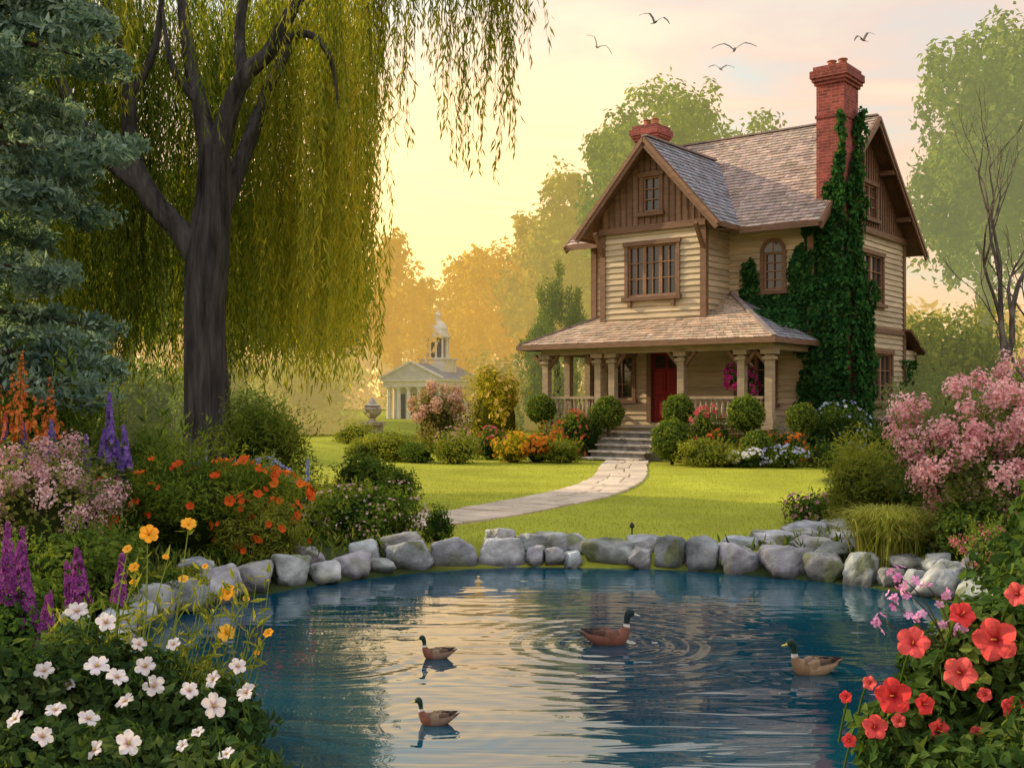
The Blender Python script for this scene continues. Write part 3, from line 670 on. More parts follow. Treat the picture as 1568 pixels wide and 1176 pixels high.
def strands(cx,cy,z0,zb,nper,spread,yellow,lscale=1.0,step=.07,twig=False):
    P=[];D=[];Cc=[]
    for i in range(nper):
        x=cx+random.gauss(0,spread);y=cy+random.gauss(0,spread); b=zb+abs(random.gauss(0,.8)) ; a=z0+random.uniform(-.5,.6)
        n=int((a-b)/step); 
        if n<5: continue
        s=np.linspace(0,1,n); ph=random.random()*6; ox,oy=random.gauss(0,.25),random.gauss(0,.25)
        arc=np.exp(-6*s)
        px=x+ox*arc+.05*np.sin(s*9+ph)+.12*np.sin(s*2.2+ph)*s; py=y+oy*arc+.05*np.cos(s*8+ph)
        pz=a-(a-b)*s
        P.append(np.stack([px,py,pz],-1)+rng.normal(0,.02,(n,3))); 
        D.append(np.stack([rng.normal(0,.34,n),rng.normal(0,.34,n),-np.ones(n)],-1))
        c=mixcol([(.045,.08,.02),(.13,.18,.03),(.32,.33,.045),(.60,.52,.08)],n,np.clip(yellow+random.uniform(-.2,.2)+rng.normal(0,.07,n)+.12*s,0,1)); Cc.append(c)
        if twig: tube(g,[(px[0],py[0],pz[0]),(px[n//2],py[n//2],pz[n//2]),(px[-1],py[-1],pz[-1])],[.010,.006,.002],3,(.2,.19,.05),m=1,k=3)
    if not P: return
    P=np.concatenate(P);D=np.concatenate(D);Cc=np.concatenate(Cc);n=len(P)
    inst(g,WILL,P,frames(D,rdir(n)),rng.uniform(.12,.22,n)*lscale,Cc,1)
random.seed(21)
for i in range(245):
    while True:
        a=random.uniform(0,2*math.pi); rr=math.sqrt(random.uniform(.12,1)); x=-5.85+3.75*rr*math.cos(a); y=18.6+3.0*rr*math.sin(a)
        if (y>17.5 or x<-6.9 or (x>-3.6 and y>16.6)) and x<-.125*y : break
    yel=.24+.48*sm((x+6.5)/4.0)+random.uniform(-.24,.24)
    zb=random.choice([1.9,2.0,2.2,2.6,3.1,3.7]) if x>-7 else random.uniform(1.9,2.7)
    strands(x,y,random.uniform(8.2,9.6),zb,7,.12,yel)
for i in range(16): strands(random.uniform(-6.8,-2.2),random.uniform(15.3,16.7),9.0,random.uniform(5.6,7.6),6,.13,random.uniform(.3,.6))
for (x,y,zb,n) in ((-1.9,15.6,5.6,8),(-1.5,15.2,5.1,8),(-1.95,16,4.9,7),(-1.2,15.4,6.3,6),(-.95,15,5.0,6),(-.72,15,4.9,6),(-.6,15.4,5.9,7),(-.17,15,4.75,9),(-.28,15.1,5.5,9),(-.05,14.9,6.2,9),(.12,14.9,6.3,7),(-.45,15.2,6.4,8),(-2.0,15.4,6,9),(-1.7,15.7,6.2,9),(-1.3,15.9,6.6,8),(-1.0,15.2,6.8,6),(-2.4,15.2,5.2,8)):
    strands(x,y,9.5,zb,n,.09,random.uniform(.4,.6),.9,.055,True)
g.build('weeping_willow_tree',[M_bark,M_willow],smooth=False)

def tree(name,x,y,top,rx,rz,mat,cols,n=9000,leaf=.42,K=26,trunk=.3,ry=None,blobs=11):
    g=Geo(); ry=ry or rx
    cz=top-rz
    tube(g,[(x,y,-.3),(x+.1,y,cz*.5),(x,y,cz),(x-.2,y,cz+rz*.4)],[trunk*1.3,trunk,trunk*.6,trunk*.15],8,(.16,.13,.08),m=0)
    for i in range(5):
        a=i*1.25+random.random(); tube(g,[(x,y,cz*.8+i*.1*rz),(x+rx*.25*math.cos(a),y+ry*.25*math.sin(a),cz+.08*rz*i),(x+rx*.45*math.cos(a),y+ry*.45*math.sin(a),cz+rz*.1*i)],[trunk*.4,trunk*.25,.04],5,(.16,.13,.08),m=0)
    for i in range(blobs):
        th=i*2.4+random.random(); u=random.uniform(-.75,.88); q=math.sqrt(1-u*u)*random.uniform(.45,.72)
        if i==0: c=(x,y,cz); s_=.66
        else: c=(x+rx*q*math.cos(th),y+ry*q*math.sin(th),cz+rz*u*.68); s_=random.uniform(.26,.44)
        tn=random.uniform(.8,1.2)
        leafmass(g,c,(rx*s_,ry*s_,rz*s_*.85),int(n*.75)//blobs if i else int(n*.3),leaf,np.array(cols)*tn,K=K,cr=.36,m=0,zmin=.3,spread=(.45,.9))
    return g.build(name,[mat])
def hz(nm,c,f): return vcmat(nm,.6,.4,haze=(c,f))  # foliage with a haze tint painted in as even emission, no real mist
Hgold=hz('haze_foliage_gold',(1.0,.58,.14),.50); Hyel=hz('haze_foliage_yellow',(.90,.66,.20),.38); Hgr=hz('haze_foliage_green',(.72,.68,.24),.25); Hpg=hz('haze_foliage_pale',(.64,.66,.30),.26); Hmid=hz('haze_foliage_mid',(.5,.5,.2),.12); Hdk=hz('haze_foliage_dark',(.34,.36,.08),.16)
CG=[(.05,.08,.02),(.13,.18,.03),(.30,.32,.055)]; CY=[(.14,.12,.03),(.28,.23,.04),(.48,.37,.07)]
CD=[(.03,.05,.015),(.08,.11,.02),(.20,.21,.035)]
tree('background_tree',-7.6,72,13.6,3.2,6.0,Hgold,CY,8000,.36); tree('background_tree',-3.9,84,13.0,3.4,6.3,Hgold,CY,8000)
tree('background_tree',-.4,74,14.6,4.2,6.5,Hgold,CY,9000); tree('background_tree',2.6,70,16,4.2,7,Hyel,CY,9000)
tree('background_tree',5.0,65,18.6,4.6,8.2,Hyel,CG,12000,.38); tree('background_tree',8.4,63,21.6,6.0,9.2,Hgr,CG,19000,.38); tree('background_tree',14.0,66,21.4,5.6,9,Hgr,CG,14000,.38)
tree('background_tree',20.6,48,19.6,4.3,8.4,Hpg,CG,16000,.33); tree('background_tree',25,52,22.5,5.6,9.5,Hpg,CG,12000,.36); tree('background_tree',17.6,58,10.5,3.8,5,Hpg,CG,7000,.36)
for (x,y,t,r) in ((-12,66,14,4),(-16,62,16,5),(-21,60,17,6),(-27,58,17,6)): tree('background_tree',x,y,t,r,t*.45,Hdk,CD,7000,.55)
g=Geo()
for i in range(34):
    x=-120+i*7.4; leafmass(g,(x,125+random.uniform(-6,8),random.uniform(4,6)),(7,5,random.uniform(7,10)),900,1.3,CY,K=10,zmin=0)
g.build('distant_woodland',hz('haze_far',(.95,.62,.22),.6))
g=Geo()
for i in range(26):
    x=-22+i*1.75+random.uniform(-.5,.5); y=random.uniform(52,60)
    if -8.5<x<-1.5: y=82
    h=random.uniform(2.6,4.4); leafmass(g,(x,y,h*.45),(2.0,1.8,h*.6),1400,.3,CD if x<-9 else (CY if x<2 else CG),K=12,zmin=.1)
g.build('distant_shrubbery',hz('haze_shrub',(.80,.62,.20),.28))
def shrub(name,x,y,rx,h,n,leaf,cols,fl=None,T=LEAF,ry=None,K=14,zb=None,mat=None,cr=.42,core=True,droop=.3,FT=FLW,pm=None):
    g=Geo(); z0=float(H(x,y)) if zb is None else zb; ry=ry or rx
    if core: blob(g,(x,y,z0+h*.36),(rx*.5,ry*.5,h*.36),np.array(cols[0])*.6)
    info=leafmass(g,(x,y,z0+h*.45),(rx*.92,ry*.92,h*.52),n,leaf,cols,K=K,zmin=z0-.02,T=T,cr=cr,droop=droop)
    nl=int(n*(.22 if core else .6)); leafmass(g,(x,y,z0+h*.16),(rx*.85,ry*.85,h*.22),nl,leaf,cols,K=10,zmin=z0-.02,T=T,cr=.4,droop=droop)
    ns=max(10,n//120); d=rdir(ns); d[:,2]=np.abs(d[:,2])+.3; d=unit(d)
    for q in d:
        b=np.array((x,y,z0+h*.45))+q*np.array((rx,ry,h*.52))*.88; k=9; t=np.linspace(0,1,k)[:,None]; ln=leaf*random.uniform(1.5,3)
        P=b+unit(q+rng.normal(0,.25,3)+np.array((0,0,.5)))*ln*t; inst(g,T,P,frames(rdir(k)+q,rdir(k)),leaf*rng.uniform(.5,.9,k),mixcol(cols[1:],k))
    for i in range(5):
        a=i*1.26; tube(g,[(x,y,z0-.05),(x+rx*.3*math.cos(a),y+ry*.3*math.sin(a),z0+h*.35),(x+rx*.6*math.cos(a),y+ry*.6*math.sin(a),z0+h*.6)],[.03,.02,.008],5,BARK,m=2)
    if fl:
        for (nf,sz,fc) in fl:
            P,d=surfpts(info,nf,z0+.08); k=len(P)
            nr=unit(d+np.array((0,-.35,.35))+rng.normal(0,.3,(k,3))); inst(g,FT,P+nr*.015,frames(np.cross(nr,rdir(k)),nr),sz*rng.uniform(.6,1.2,k),mixcol(fc,k),1)
    if pm:
        (nf,sz,fc,KK)=pm
        leafmass(g,(x,y,z0+h*.52),(rx*.95,ry*.95,h*.50),nf,sz,fc,K=KK,cr=.15,shell=1.0,zmin=z0+h*.15,T=PET,m=1,spread=(.55,1.02),droop=.1)
    return g.build(name,[mat or M_leaf,M_petal,M_bark])
GR=[(.035,.07,.017),(.085,.14,.027),(.18,.23,.04)]; LG=[(.09,.12,.022),(.19,.22,.035),(.34,.33,.06)]; DG=[(.022,.05,.018),(.045,.095,.024),(.09,.15,.035)]
YL=[(.18,.18,.02),(.34,.30,.03),(.48,.38,.05)]
g=Geo(); jx,jy=1.55,37.5; tube(g,[(jx,jy,0),(jx,jy,2),(jx,jy,3.6)],[.2,.14,.04],8,BARK)
for i in range(58):
    t=random.random()**.8; a=random.random()*6.28; z=.4+t*4.9; rr=(1.9*(1-t)**.55+.05)*random.uniform(.4,1)
    leafmass(g,(jx+rr*math.cos(a),jy+rr*math.sin(a),z),(.34,.34,.8),300,.16,[(.04,.075,.02),(.10,.15,.03),(.24,.26,.045)],K=6,T=THIN,droop=-1.2,m=1)
for dx,zz in ((0,5.7),(-.5,5.1),(.6,5.0)): leafmass(g,(jx+dx,jy,zz),(.26,.26,.8),400,.14,LG,K=5,T=THIN,droop=-1.2,m=1)
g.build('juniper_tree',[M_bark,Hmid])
g=Geo()
def br(p,d,ln,r,dep):
    pts=[p];dd=d.copy()
    for i in range(4): dd=unit(dd+rng.normal(0,.12,3)+np.array((0,0,.11))); pts.append(pts[-1]+dd*ln/4)
    tube(g,pts,list(np.linspace(r,r*.62,5)),7 if dep>3 else 4,(.13,.11,.09),k=2)
    if dep==0: return
    for j in range(2 if dep<5 else 3):
        br(pts[-1] if j<2 else pts[2],unit(dd+rng.normal(0,.36,3)*np.array((1,.7,.5))),ln*random.uniform(.68,.8),r*.58,dep-1)
br(np.array((12.95,28.5,0.)),np.array((-0.05,0,1.)),2.8,.16,6)
g.build('bare_tree',M_bark)
sh=shrub
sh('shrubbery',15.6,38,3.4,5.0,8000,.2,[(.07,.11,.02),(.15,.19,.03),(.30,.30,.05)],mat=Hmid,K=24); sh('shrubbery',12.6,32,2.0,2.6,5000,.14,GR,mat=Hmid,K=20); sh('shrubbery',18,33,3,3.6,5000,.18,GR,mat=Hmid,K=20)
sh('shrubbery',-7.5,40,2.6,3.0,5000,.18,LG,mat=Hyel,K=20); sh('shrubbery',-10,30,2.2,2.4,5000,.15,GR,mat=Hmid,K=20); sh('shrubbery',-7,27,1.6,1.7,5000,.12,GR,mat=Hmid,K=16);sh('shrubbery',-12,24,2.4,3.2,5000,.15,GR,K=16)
g=Geo(); cx,cy=-6.3,11.6
tube(g,[(cx,cy,0),(cx,cy,3),(cx+.1,cy,6),(cx,cy,9)],[.3,.24,.16,.05],12,BARK)
BG=[(.06,.11,.10),(.16,.25,.22),(.40,.51,.45)]
for i in range(60):
    z=1.9+6.3*(i/60)+random.uniform(-.1,.1); a=random.uniform(-2.2,1.3); reach=random.uniform(1.3,2.2)*(1 if z<6 else .9)
    ex_,ey_=cx+reach*math.cos(a),cy+reach*math.sin(a)*.9; tube(g,[(cx,cy,z+.1),(cx+(ex_-cx)*.5,cy+(ey_-cy)*.5,z+.12),(ex_,ey_,z-.02)],[.06,.035,.01],5,BARK)
    for q,s_ in ((.5,.34),(.78,.34),(1.0,.27)):
        leafmass(g,(cx+(ex_-cx)*q,cy+(ey_-cy)*q,z+.05-.1*q),(s_*1.2,s_,s_*.7),330,.10,BG,K=9,m=1,T=leafT(.2),cr=.42,droop=-.25)
g.build('cedar_tree',[M_bark,M_leaf])

# ------------------------------------------------------------------ garden beds by the house
sh('boxwood_bush',-5.0,34.5,.75,.75,1500,.07,LG); sh('boxwood_bush',-3.2,29.2,.8,.85,2500,.07,LG,K=20); sh('boxwood_bush',-2.4,28.4,.6,.6,1700,.06,GR); sh('boxwood_bush',-1.45,28.1,.8,.82,2600,.06,LG,K=20); sh('boxwood_bush',-4.1,31,.6,.6,1500,.06,LG); sh('boxwood_bush',-4.0,29.4,.5,.5,1500,.06,LG)
sh('pink_flowering_shrub',-2.3,34,1.05,2.1,3500,.10,[(.12,.13,.04),(.22,.2,.07),(.34,.27,.12)],None,K=20,pm=(4200,.07,[(.48,.30,.2),(.68,.44,.33),(.78,.56,.46)],40))
sh('golden_shrub',-.5,33,1.15,2.7,5500,.1,YL,[(120,.07,[(.7,.4,.15),(.8,.6,.15)])],K=24,cr=.34)
sh('yellow_flower_bush',.05,28.3,.6,.8,2200,.06,YL,[(120,.045,[(.7,.45,.03),(.75,.3,.02)])]); sh('orange_flower_bush',.65,28.4,.5,.8,2000,.06,GR,[(200,.055,[(.55,.12,.02),(.7,.28,.03)])]); sh('boxwood_bush',1.3,28.2,.6,.65,2200,.06,LG)
sh('red_flower_bush',-.6,29.6,.55,.9,1700,.06,GR,[(90,.05,[(.45,.06,.05),(.55,.2,.2)])]); sh('red_flower_bush',1.6,30.0,.6,1.35,3200,.07,GR,[(130,.055,[(.42,.05,.04),(.6,.18,.08)])]); sh('orange_flower_bush',1.0,29.6,.55,1.0,2300,.06,LG,[(110,.05,[(.6,.25,.03),(.5,.1,.04)])])
sh('boxwood_bush',2.15,30.3,.42,1.4,2200,.06,GR); sh('pink_flower_bush',-1.5,30.5,.6,1.0,2000,.06,GR,[(90,.05,[(.6,.3,.3)])])
def ballshrub(x,y,z,r): 
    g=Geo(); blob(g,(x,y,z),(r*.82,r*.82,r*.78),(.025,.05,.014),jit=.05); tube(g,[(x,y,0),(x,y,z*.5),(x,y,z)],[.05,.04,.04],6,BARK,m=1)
    n=2600; d=rdir(n); P=np.array((x,y,z))+d*r*(.84+.16*rng.random((n,1))+.05*np.sin(d[:,:1]*9+d[:,2:]*7)); nr=unit(d+rng.normal(0,.5,(n,3))); inst(g,LEAF,P,frames(np.cross(nr,rdir(n))+np.array((0,0,.3)),nr),r*.17*rng.uniform(.6,1.3,n),mixcol([(.05,.09,.02),(.11,.17,.03),(.24,.28,.05)],n)); g.build('topiary_ball',[M_leaf,M_bark])
ballshrub(2.66,30.35,1.42,.45); ballshrub(.85,31.6,1.5,.42); ballshrub(3.98,27.3,.78,.52); ballshrub(4.3,28.3,1.5,.42); ballshrub(5.75,27.0,1.42,.46); ballshrub(5.9,26.4,.62,.42); ballshrub(7.3,27.6,1.3,.4)
sh('boxwood_bush',4.6,26.4,.75,.7,3000,.06,LG,K=22); sh('boxwood_bush',5.2,26.2,.6,.55,2200,.06,LG); sh('red_flower_bush',4.95,27.6,.65,1.4,3000,.07,GR,[(170,.055,[(.42,.05,.06),(.55,.15,.15)])]); sh('orange_flower_bush',5.3,27.1,.5,1.0,2200,.06,GR,[(120,.05,[(.6,.15,.03),(.5,.08,.03)])])
sh('white_flower_bush',5.6,25.9,.45,.45,1500,.05,GR,[(140,.045,[(.75,.75,.75),(.8,.75,.8)])]); sh('orange_flower_bush',6.7,26.7,.7,1.0,2900,.06,GR,[(150,.055,[(.6,.1,.03),(.65,.25,.03)])]); sh('blue_flower_bush',6.5,26.0,.6,.55,2200,.05,GR,[(110,.04,[(.3,.35,.6),(.5,.5,.7)])])
sh('blue_flower_bush',8.3,27.6,.8,1.6,3800,.06,GR,[(160,.042,[(.3,.36,.62),(.55,.58,.7)])],K=18); sh('boxwood_bush',7.5,26.2,.65,.65,2300,.06,GR); sh('boxwood_bush',9.3,28.2,.9,1.0,3000,.07,GR); sh('boxwood_bush',8.4,26,.7,.6,2200,.06,LG); sh('pink_flower_bush',10.6,29.5,1.0,1.3,2500,.08,GR,[(100,.06,[(.5,.3,.35)])])
g=Geo(); pp=(6.15,29.2); lathe(g,[(.12,0),(.2,.05),(.24,.4),(.27,.42),(.27,.47),(.2,.47)],(pp[0],pp[1],1.03),14,(.35,.15,.08),m=2)
tube(g,[(pp[0],pp[1],1.4),(pp[0],pp[1],2.1)],[.03,.02],5,BARK,m=2); info=leafmass(g,(pp[0],pp[1],2.25),(.5,.45,.5),1100,.08,GR); P,d=surfpts(info,200,.2); inst(g,FLW,P,frames(np.cross(d,rdir(len(P))),d),.06*np.ones(len(P)),mixcol([(.45,.01,.2),(.65,.04,.35)],len(P)),1)
g.build('potted_bougainvillea',[M_leaf,M_petal,M_stone])

# ------------------------------------------------------------------ mid-ground planting left
sh('round_green_bush',-3.65,16.0,.95,1.75,9000,.10,[(.04,.075,.015),(.11,.16,.025),(.25,.27,.04)],K=26,T=THIN,droop=-.2,cr=.36)
sh('dark_green_bush',-2.35,17.3,.5,.85,2800,.07,GR); sh('boxwood_bush',-1.75,16.6,.36,.62,2200,.05,GR); sh('boxwood_bush',-2.55,16.0,.4,.5,1800,.05,LG); sh('boxwood_bush',-2.0,17.6,.4,.6,1500,.05,GR)
sh('flowering_ground_shrub',-1.65,12.55,.72,.68,6500,.05,GR,[(260,.02,[(.45,.25,.32),(.6,.42,.46)])],ry=.5,K=22); sh('boxwood_bush',-.86,12.75,.22,.42,1500,.035,GR)
sh('boxwood_bush',-2.6,13.4,.55,.75,3000,.06,LG); sh('blue_flower_bush',-3.3,14.4,.5,.9,2500,.06,GR,[(150,.05,[(.2,.22,.5),(.4,.4,.7)])])
POP=flowerT(5,.5,.55,(.25,.05,.01),.2)
sh('orange_poppy_bush',-3.15,11.3,1.12,1.2,17000,.075,[(.05,.09,.016),(.11,.17,.026),(.25,.29,.04)],[(160,.052,[(.60,.07,.02),(.80,.20,.03)])],ry=.8,K=34,T=THIN,droop=-.3,cr=.36,FT=POP)
sh('green_bank_bush',-2.45,10.95,.5,.7,4500,.06,LG,[(22,.045,[(.6,.1,.02)])],FT=POP,T=THIN,K=14); sh('green_bank_bush',-4.4,12.4,1.1,1.3,6500,.07,GR,T=THIN,K=24); sh('green_bank_bush',-5.6,13,1.2,1.9,6500,.08,GR,T=THIN,K=24)
sh('pink_flowering_shrub',-4.1,9.6,.72,1.25,5000,.055,[(.07,.1,.03),(.14,.17,.05),(.26,.26,.1)],None,K=24,pm=(8000,.026,[(.5,.28,.32),(.68,.44,.46),(.82,.62,.62)],55))
sh('green_bank_bush',-3.4,8.6,.6,.7,4500,.055,GR,K=18); sh('green_bank_bush',-3.6,7.4,.6,.75,4500,.05,GR,K=18); sh('green_bank_bush',-3.0,6.6,.5,.5,3500,.05,DG,K=14); sh('green_bank_bush',-5.0,10.6,.8,1.0,4500,.06,GR,K=14)

STEM=(.10,.16,.035)
def spires(name,items,cols,fs=.03,stemc=STEM,leafy=True,dens=1.0):
    g=Geo()
    for (x,y,z0,z1,zs,r) in items:
        lx,ly=random.uniform(-.06,.06),random.uniform(-.04,.04)
        tube(g,[(x-lx,y-ly,z0),(x,y,(z0+zs)/2),(x+lx,y+ly,z1)],[.009,.008,.003],5,stemc)
        n=int((z1-zs)/fs*9*dens); t=rng.random(n); zz=zs+(z1-zs)*t; a=rng.random(n)*6.283; rr=r*(1-t)**.6*rng.uniform(.7,1.1,n)+.004
        f=(zz-z0)/(z1-z0); P=np.stack([x+lx*(2*f-1)+rr*np.cos(a),y+ly*(2*f-1)+rr*np.sin(a),zz],-1); nr=unit(np.stack([np.cos(a),np.sin(a),np.full(n,.2)],-1))
        inst(g,FLW,P,frames(np.cross(nr,rdir(n)),nr),fs*(1-.55*t),mixcol(cols,n),1)
        if leafy:
            n=26; t=rng.random(n); a=rng.random(n)*6.283; P=np.stack([np.full(n,x-lx),np.full(n,y),z0+(zs-z0)*t],-1); d=np.stack([np.cos(a),np.sin(a),rng.uniform(.1,.9,n)],-1)
            inst(g,leafT(.16),P,frames(d,np.tile((0,0,1.),(n,1))+rng.normal(0,.2,(n,3))),rng.uniform(.09,.2,n),mixcol(GR,n))
    return g.build(name,[M_leaf,M_petal])
spires('delphinium_flowers',[(-4.02,11,.6,1.88,1.2,.045),(-3.85,11,.6,1.55,1.1,.04),(-4.15,11.1,.6,1.5,1.15,.04),(-3.95,11.05,.6,1.42,1.0,.035),(-4.3,11.1,.5,1.45,1.1,.035)],[(.16,.09,.42),(.32,.2,.62)],.032)
spires('blue_spire_flowers',[(-3.0+random.uniform(-.9,.6),13.2+random.uniform(-.5,.8),.3,random.uniform(.95,1.25),.8,.022) for i in range(13)],[(.16,.2,.46),(.35,.4,.68)],.022,dens=.35)
spires('blue_spire_flowers',[(-4.8+random.uniform(-.5,.5),10.5+random.uniform(-.2,.2),.5,random.uniform(1.4,1.75),1.25,.03) for i in range(9)],[(.12,.1,.36),(.25,.2,.55)],.028)
spires('orange_spire_flowers',[(-4.65+random.uniform(-.4,.4),10.5+random.uniform(-.3,.3),.5,random.uniform(1.5,2.3),1.4,.055) for i in range(15)],[(.50,.10,.03),(.74,.26,.08)],.030,dens=.22)
g=Geo()
for i in range(60):
    x=-4.7+random.uniform(-1.3,1.2); y=12.1+random.uniform(-1,1); z1=random.uniform(1.5,2.5) if x<-4.4 else random.uniform(1.2,1.7)
    tube(g,[(x,y,.3),(x+.05,y,z1*.6),(x+random.uniform(-.2,.25),y,z1)],[.008,.006,.002],4,STEM)
    n=44; t=rng.random(n); a=rng.random(n)*6.28; P=np.stack([np.full(n,x+.04),np.full(n,y),.4+(z1-.4)*t],-1); inst(g,THIN,P,frames(np.stack([np.cos(a),np.sin(a),np.full(n,1.)],-1),rdir(n)),rng.uniform(.07,.19,n),mixcol(GR,n))
g.build('tall_grass_stems',M_leaf)
spires('lupin_flowers',[(-2.98,6.5,.1,1.08,.62,.042),(-2.86,6.5,.1,.88,.45,.045),(-2.58,6.6,.1,.92,.6,.045),(-2.68,6.3,.1,.72,.35,.045),(-3.1,6.9,.1,1.0,.6,.04),(-2.45,6.8,.1,.85,.55,.035),(-2.74,6.9,.1,.8,.5,.04)],[(.18,.035,.2),(.36,.09,.36)],.03)

WH=bigflower(5,.36,.14,(.5,.45,.1),throat=(.5,.22,.28),ruff=.12,notch=.1,tip=.55)
g=Geo()
for (x,y,rx,h,n) in ((-2.1,5.35,.6,.56,5200),(-1.55,5.2,.5,.38,4000),(-2.55,5.1,.5,.62,3500),(-1.9,4.7,.55,.38,3500),(-1.3,4.75,.4,.26,2500),(-2.4,5.9,.4,.5,2500),(-1.75,5.75,.35,.4,2000)):
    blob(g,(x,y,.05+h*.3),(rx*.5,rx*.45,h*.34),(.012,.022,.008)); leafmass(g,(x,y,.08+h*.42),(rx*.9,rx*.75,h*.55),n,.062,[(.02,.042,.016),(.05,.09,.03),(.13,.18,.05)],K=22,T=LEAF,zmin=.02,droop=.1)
fl=[(-2.13,.58),(-1.89,.6),(-2.02,.51),(-1.76,.44),(-1.63,.51),(-1.47,.49),(-2.26,.36),(-2.14,.28),(-1.93,.36),(-1.75,.25),(-1.43,.3),(-1.25,.6),(-1.80,.55),(-1.67,.6),(-2.2,.48),(-1.3,.2),(-1.21,.48),(-1.36,.54),(-1.54,.7),(-1.98,.85),(-1.7,.7),(-1.85,.8),(-1.9,.22),(-1.5,.24),(-2.08,.40),(-1.36,.42)]
for (x,z) in fl:
    y=(4.95+random.uniform(-.15,.2)+(.35 if z>.66 else 0)) if z>.42 else (4.42+random.uniform(-.06,.06)); x*=y/5
    z=1.82-(1.82-z)*y/5
    nr=unit(np.array([[random.uniform(-.6,.7),-.5,random.uniform(.35,1.3)]])); inst(g,WH,np.array([[x,y,z]]),frames(np.cross(nr,rdir(1)),nr),np.array([random.uniform(.030,.064)]),np.array((.80,.75,.76))*random.uniform(.86,1.05),1)
    tube(g,[(x+.02,y+.12,max(.02,z-.35)),(x,y+.05,z-.1),(x,y+.005,z)],[.005,.004,.003],4,STEM)
g.build('white_flower_plant',[M_leaf,M_petal])
CO=bigflower(6,.36,.35,(.55,.25,.02),throat=(.75,.35,.02),ruff=.06,notch=.06)
g=Geo(); OY=[(.85,.36,.03),(.85,.50,.08)]
for (x,y,z,s_,bud) in ((-1.92,5.8,1.1,.055,0),(-1.71,5.8,1.15,.045,0),(-1.5,5.8,.79,.05,0),(-1.47,5.65,.61,.05,0),(-1.24,5.6,.62,.03,1),(-1.72,5.75,.87,.03,1),(-2.03,5.8,1.02,.028,1),(-1.96,5.7,.94,.03,1),(-1.62,5.8,.93,.02,1),(-2.0,5.8,.85,.022,1),(-1.83,5.8,.98,.02,1),(-1.38,5.7,.78,.02,1),(-1.3,5.6,.52,.018,1)):
    bx=-1.85+random.uniform(-.15,.15); tube(g,[(bx,5.5,.1),(bx*.5+x*.5+random.uniform(-.08,.08),5.6,z*.55),(x+random.uniform(-.02,.02),y+.01,z-.01)],[.006,.005,.0025],5,(.24,.30,.07))
    nr=unit(np.array([[random.uniform(-.4,.4),-.7,random.uniform(.4,1.0)]])); inst(g,CO,np.array([[x,y,z]]),frames(np.cross(nr,rdir(1)),nr),np.array([s_]),mixcol(OY,1),1)
    n=22; t=rng.random(n); P=np.stack([bx+(x-bx)*t,5.5+(y-5.5)*t,.1+(z-.1)*t],-1); inst(g,THIN,P,frames(rdir(n)+np.array((0,0,.8)),rdir(n)),rng.uniform(.04,.1,n),mixcol(LG,n))
for i in range(34):
    x=-1.2-random.random()*1.1; z=random.uniform(.4,1.0); tube(g,[(x-.2,5.4,.1),(x-.05,5.45,z*.6),(x,5.5,z)],[.004,.003,.0015],4,(.2,.26,.06))
    n=18; t=rng.random(n); P=np.stack([x-.2+.2*t,np.full(n,5.45),.1+(z-.1)*t],-1); inst(g,THIN,P,frames(rdir(n)+np.array((0,0,.8)),rdir(n)),rng.uniform(.04,.11,n),mixcol(LG,n))
g.build('yellow_cosmos_flowers',[M_leaf,M_petal])

# ------------------------------------------------------------------ right planting
AZ=[(.60,.26,.29),(.80,.45,.46),(.90,.64,.62)]
sh('pink_azalea_shrub',4.7,11.2,1.0,1.85,6500,.06,[(.05,.08,.025),(.11,.15,.04),(.22,.22,.08)],None,K=30,cr=.3,core=False,pm=(17000,.036,AZ,75))
sh('pink_azalea_shrub',5.7,12.2,.8,2.0,3500,.06,GR,None,K=24,cr=.3,core=False,pm=(8000,.036,AZ,50))
sh('green_bank_bush',4.5,10.5,.55,.8,4000,.055,GR,K=16)
sh('yellow_green_shrub',4.35,13.6,.6,1.25,7000,.07,LG,K=22,T=THIN,droop=-.2); sh('yellow_green_shrub',5.1,13.2,.7,1.1,4000,.06,GR,K=16); sh('yellow_green_shrub',5.2,16,.6,.8,3000,.06,LG,K=14); sh('pink_ground_shrub',4.0,14.4,.5,.4,2200,.045,GR,[(130,.03,[(.5,.25,.3)])],K=14)
sh('pink_berry_shrub',4.35,9.7,.45,.62,3500,.045,GR,None,K=18,pm=(1600,.022,[(.4,.1,.12),(.6,.25,.25)],40)); sh('green_bank_bush',5.3,9.6,.8,1.1,4500,.06,GR,K=16)
g=Geo(); n=3300; a=rng.random(n)*6.283; bx,by=3.75,11.0
for k in range(3):
    aa=a[k::3]; m=len(aa); ln=rng.uniform(.55,.95,m)
    s=np.linspace(0,1,6); out_=(s[None]**1.6)*(.2+.4*rng.random(m))[:,None]; up=(s*(1.7-1.1*s))[None]*ln[:,None]
    Pc=np.stack([bx+.1*rng.normal(size=(m,1))+out_*np.cos(aa)[:,None],by+.1*rng.normal(size=(m,1))+out_*np.sin(aa)[:,None],.12+up],-1)
    wv=.0055*(1-s**2)[None,:,None]*np.stack([-np.sin(aa),np.cos(aa),np.zeros(m)],-1)[:,None,:]
    V=np.stack([Pc-wv,Pc+wv],2).reshape(-1,3); b=(np.arange(m)*12)[:,None]+(np.arange(5)*2)[None]; b=b.reshape(-1); F=np.stack([b,b+1,b+3,b+2],-1)
    cc=np.repeat(mixcol([(.18,.23,.05),(.36,.39,.07),(.56,.50,.15)],m),12,0); g.add(V,F,cc)
g.build('ornamental_grass',M_leaf)
HIB=bigflower(5,.44,.42,(.7,.3,.05),throat=(.32,.0,.015),ruff=.13,stamen=.75,tip=.66)
g=Geo()
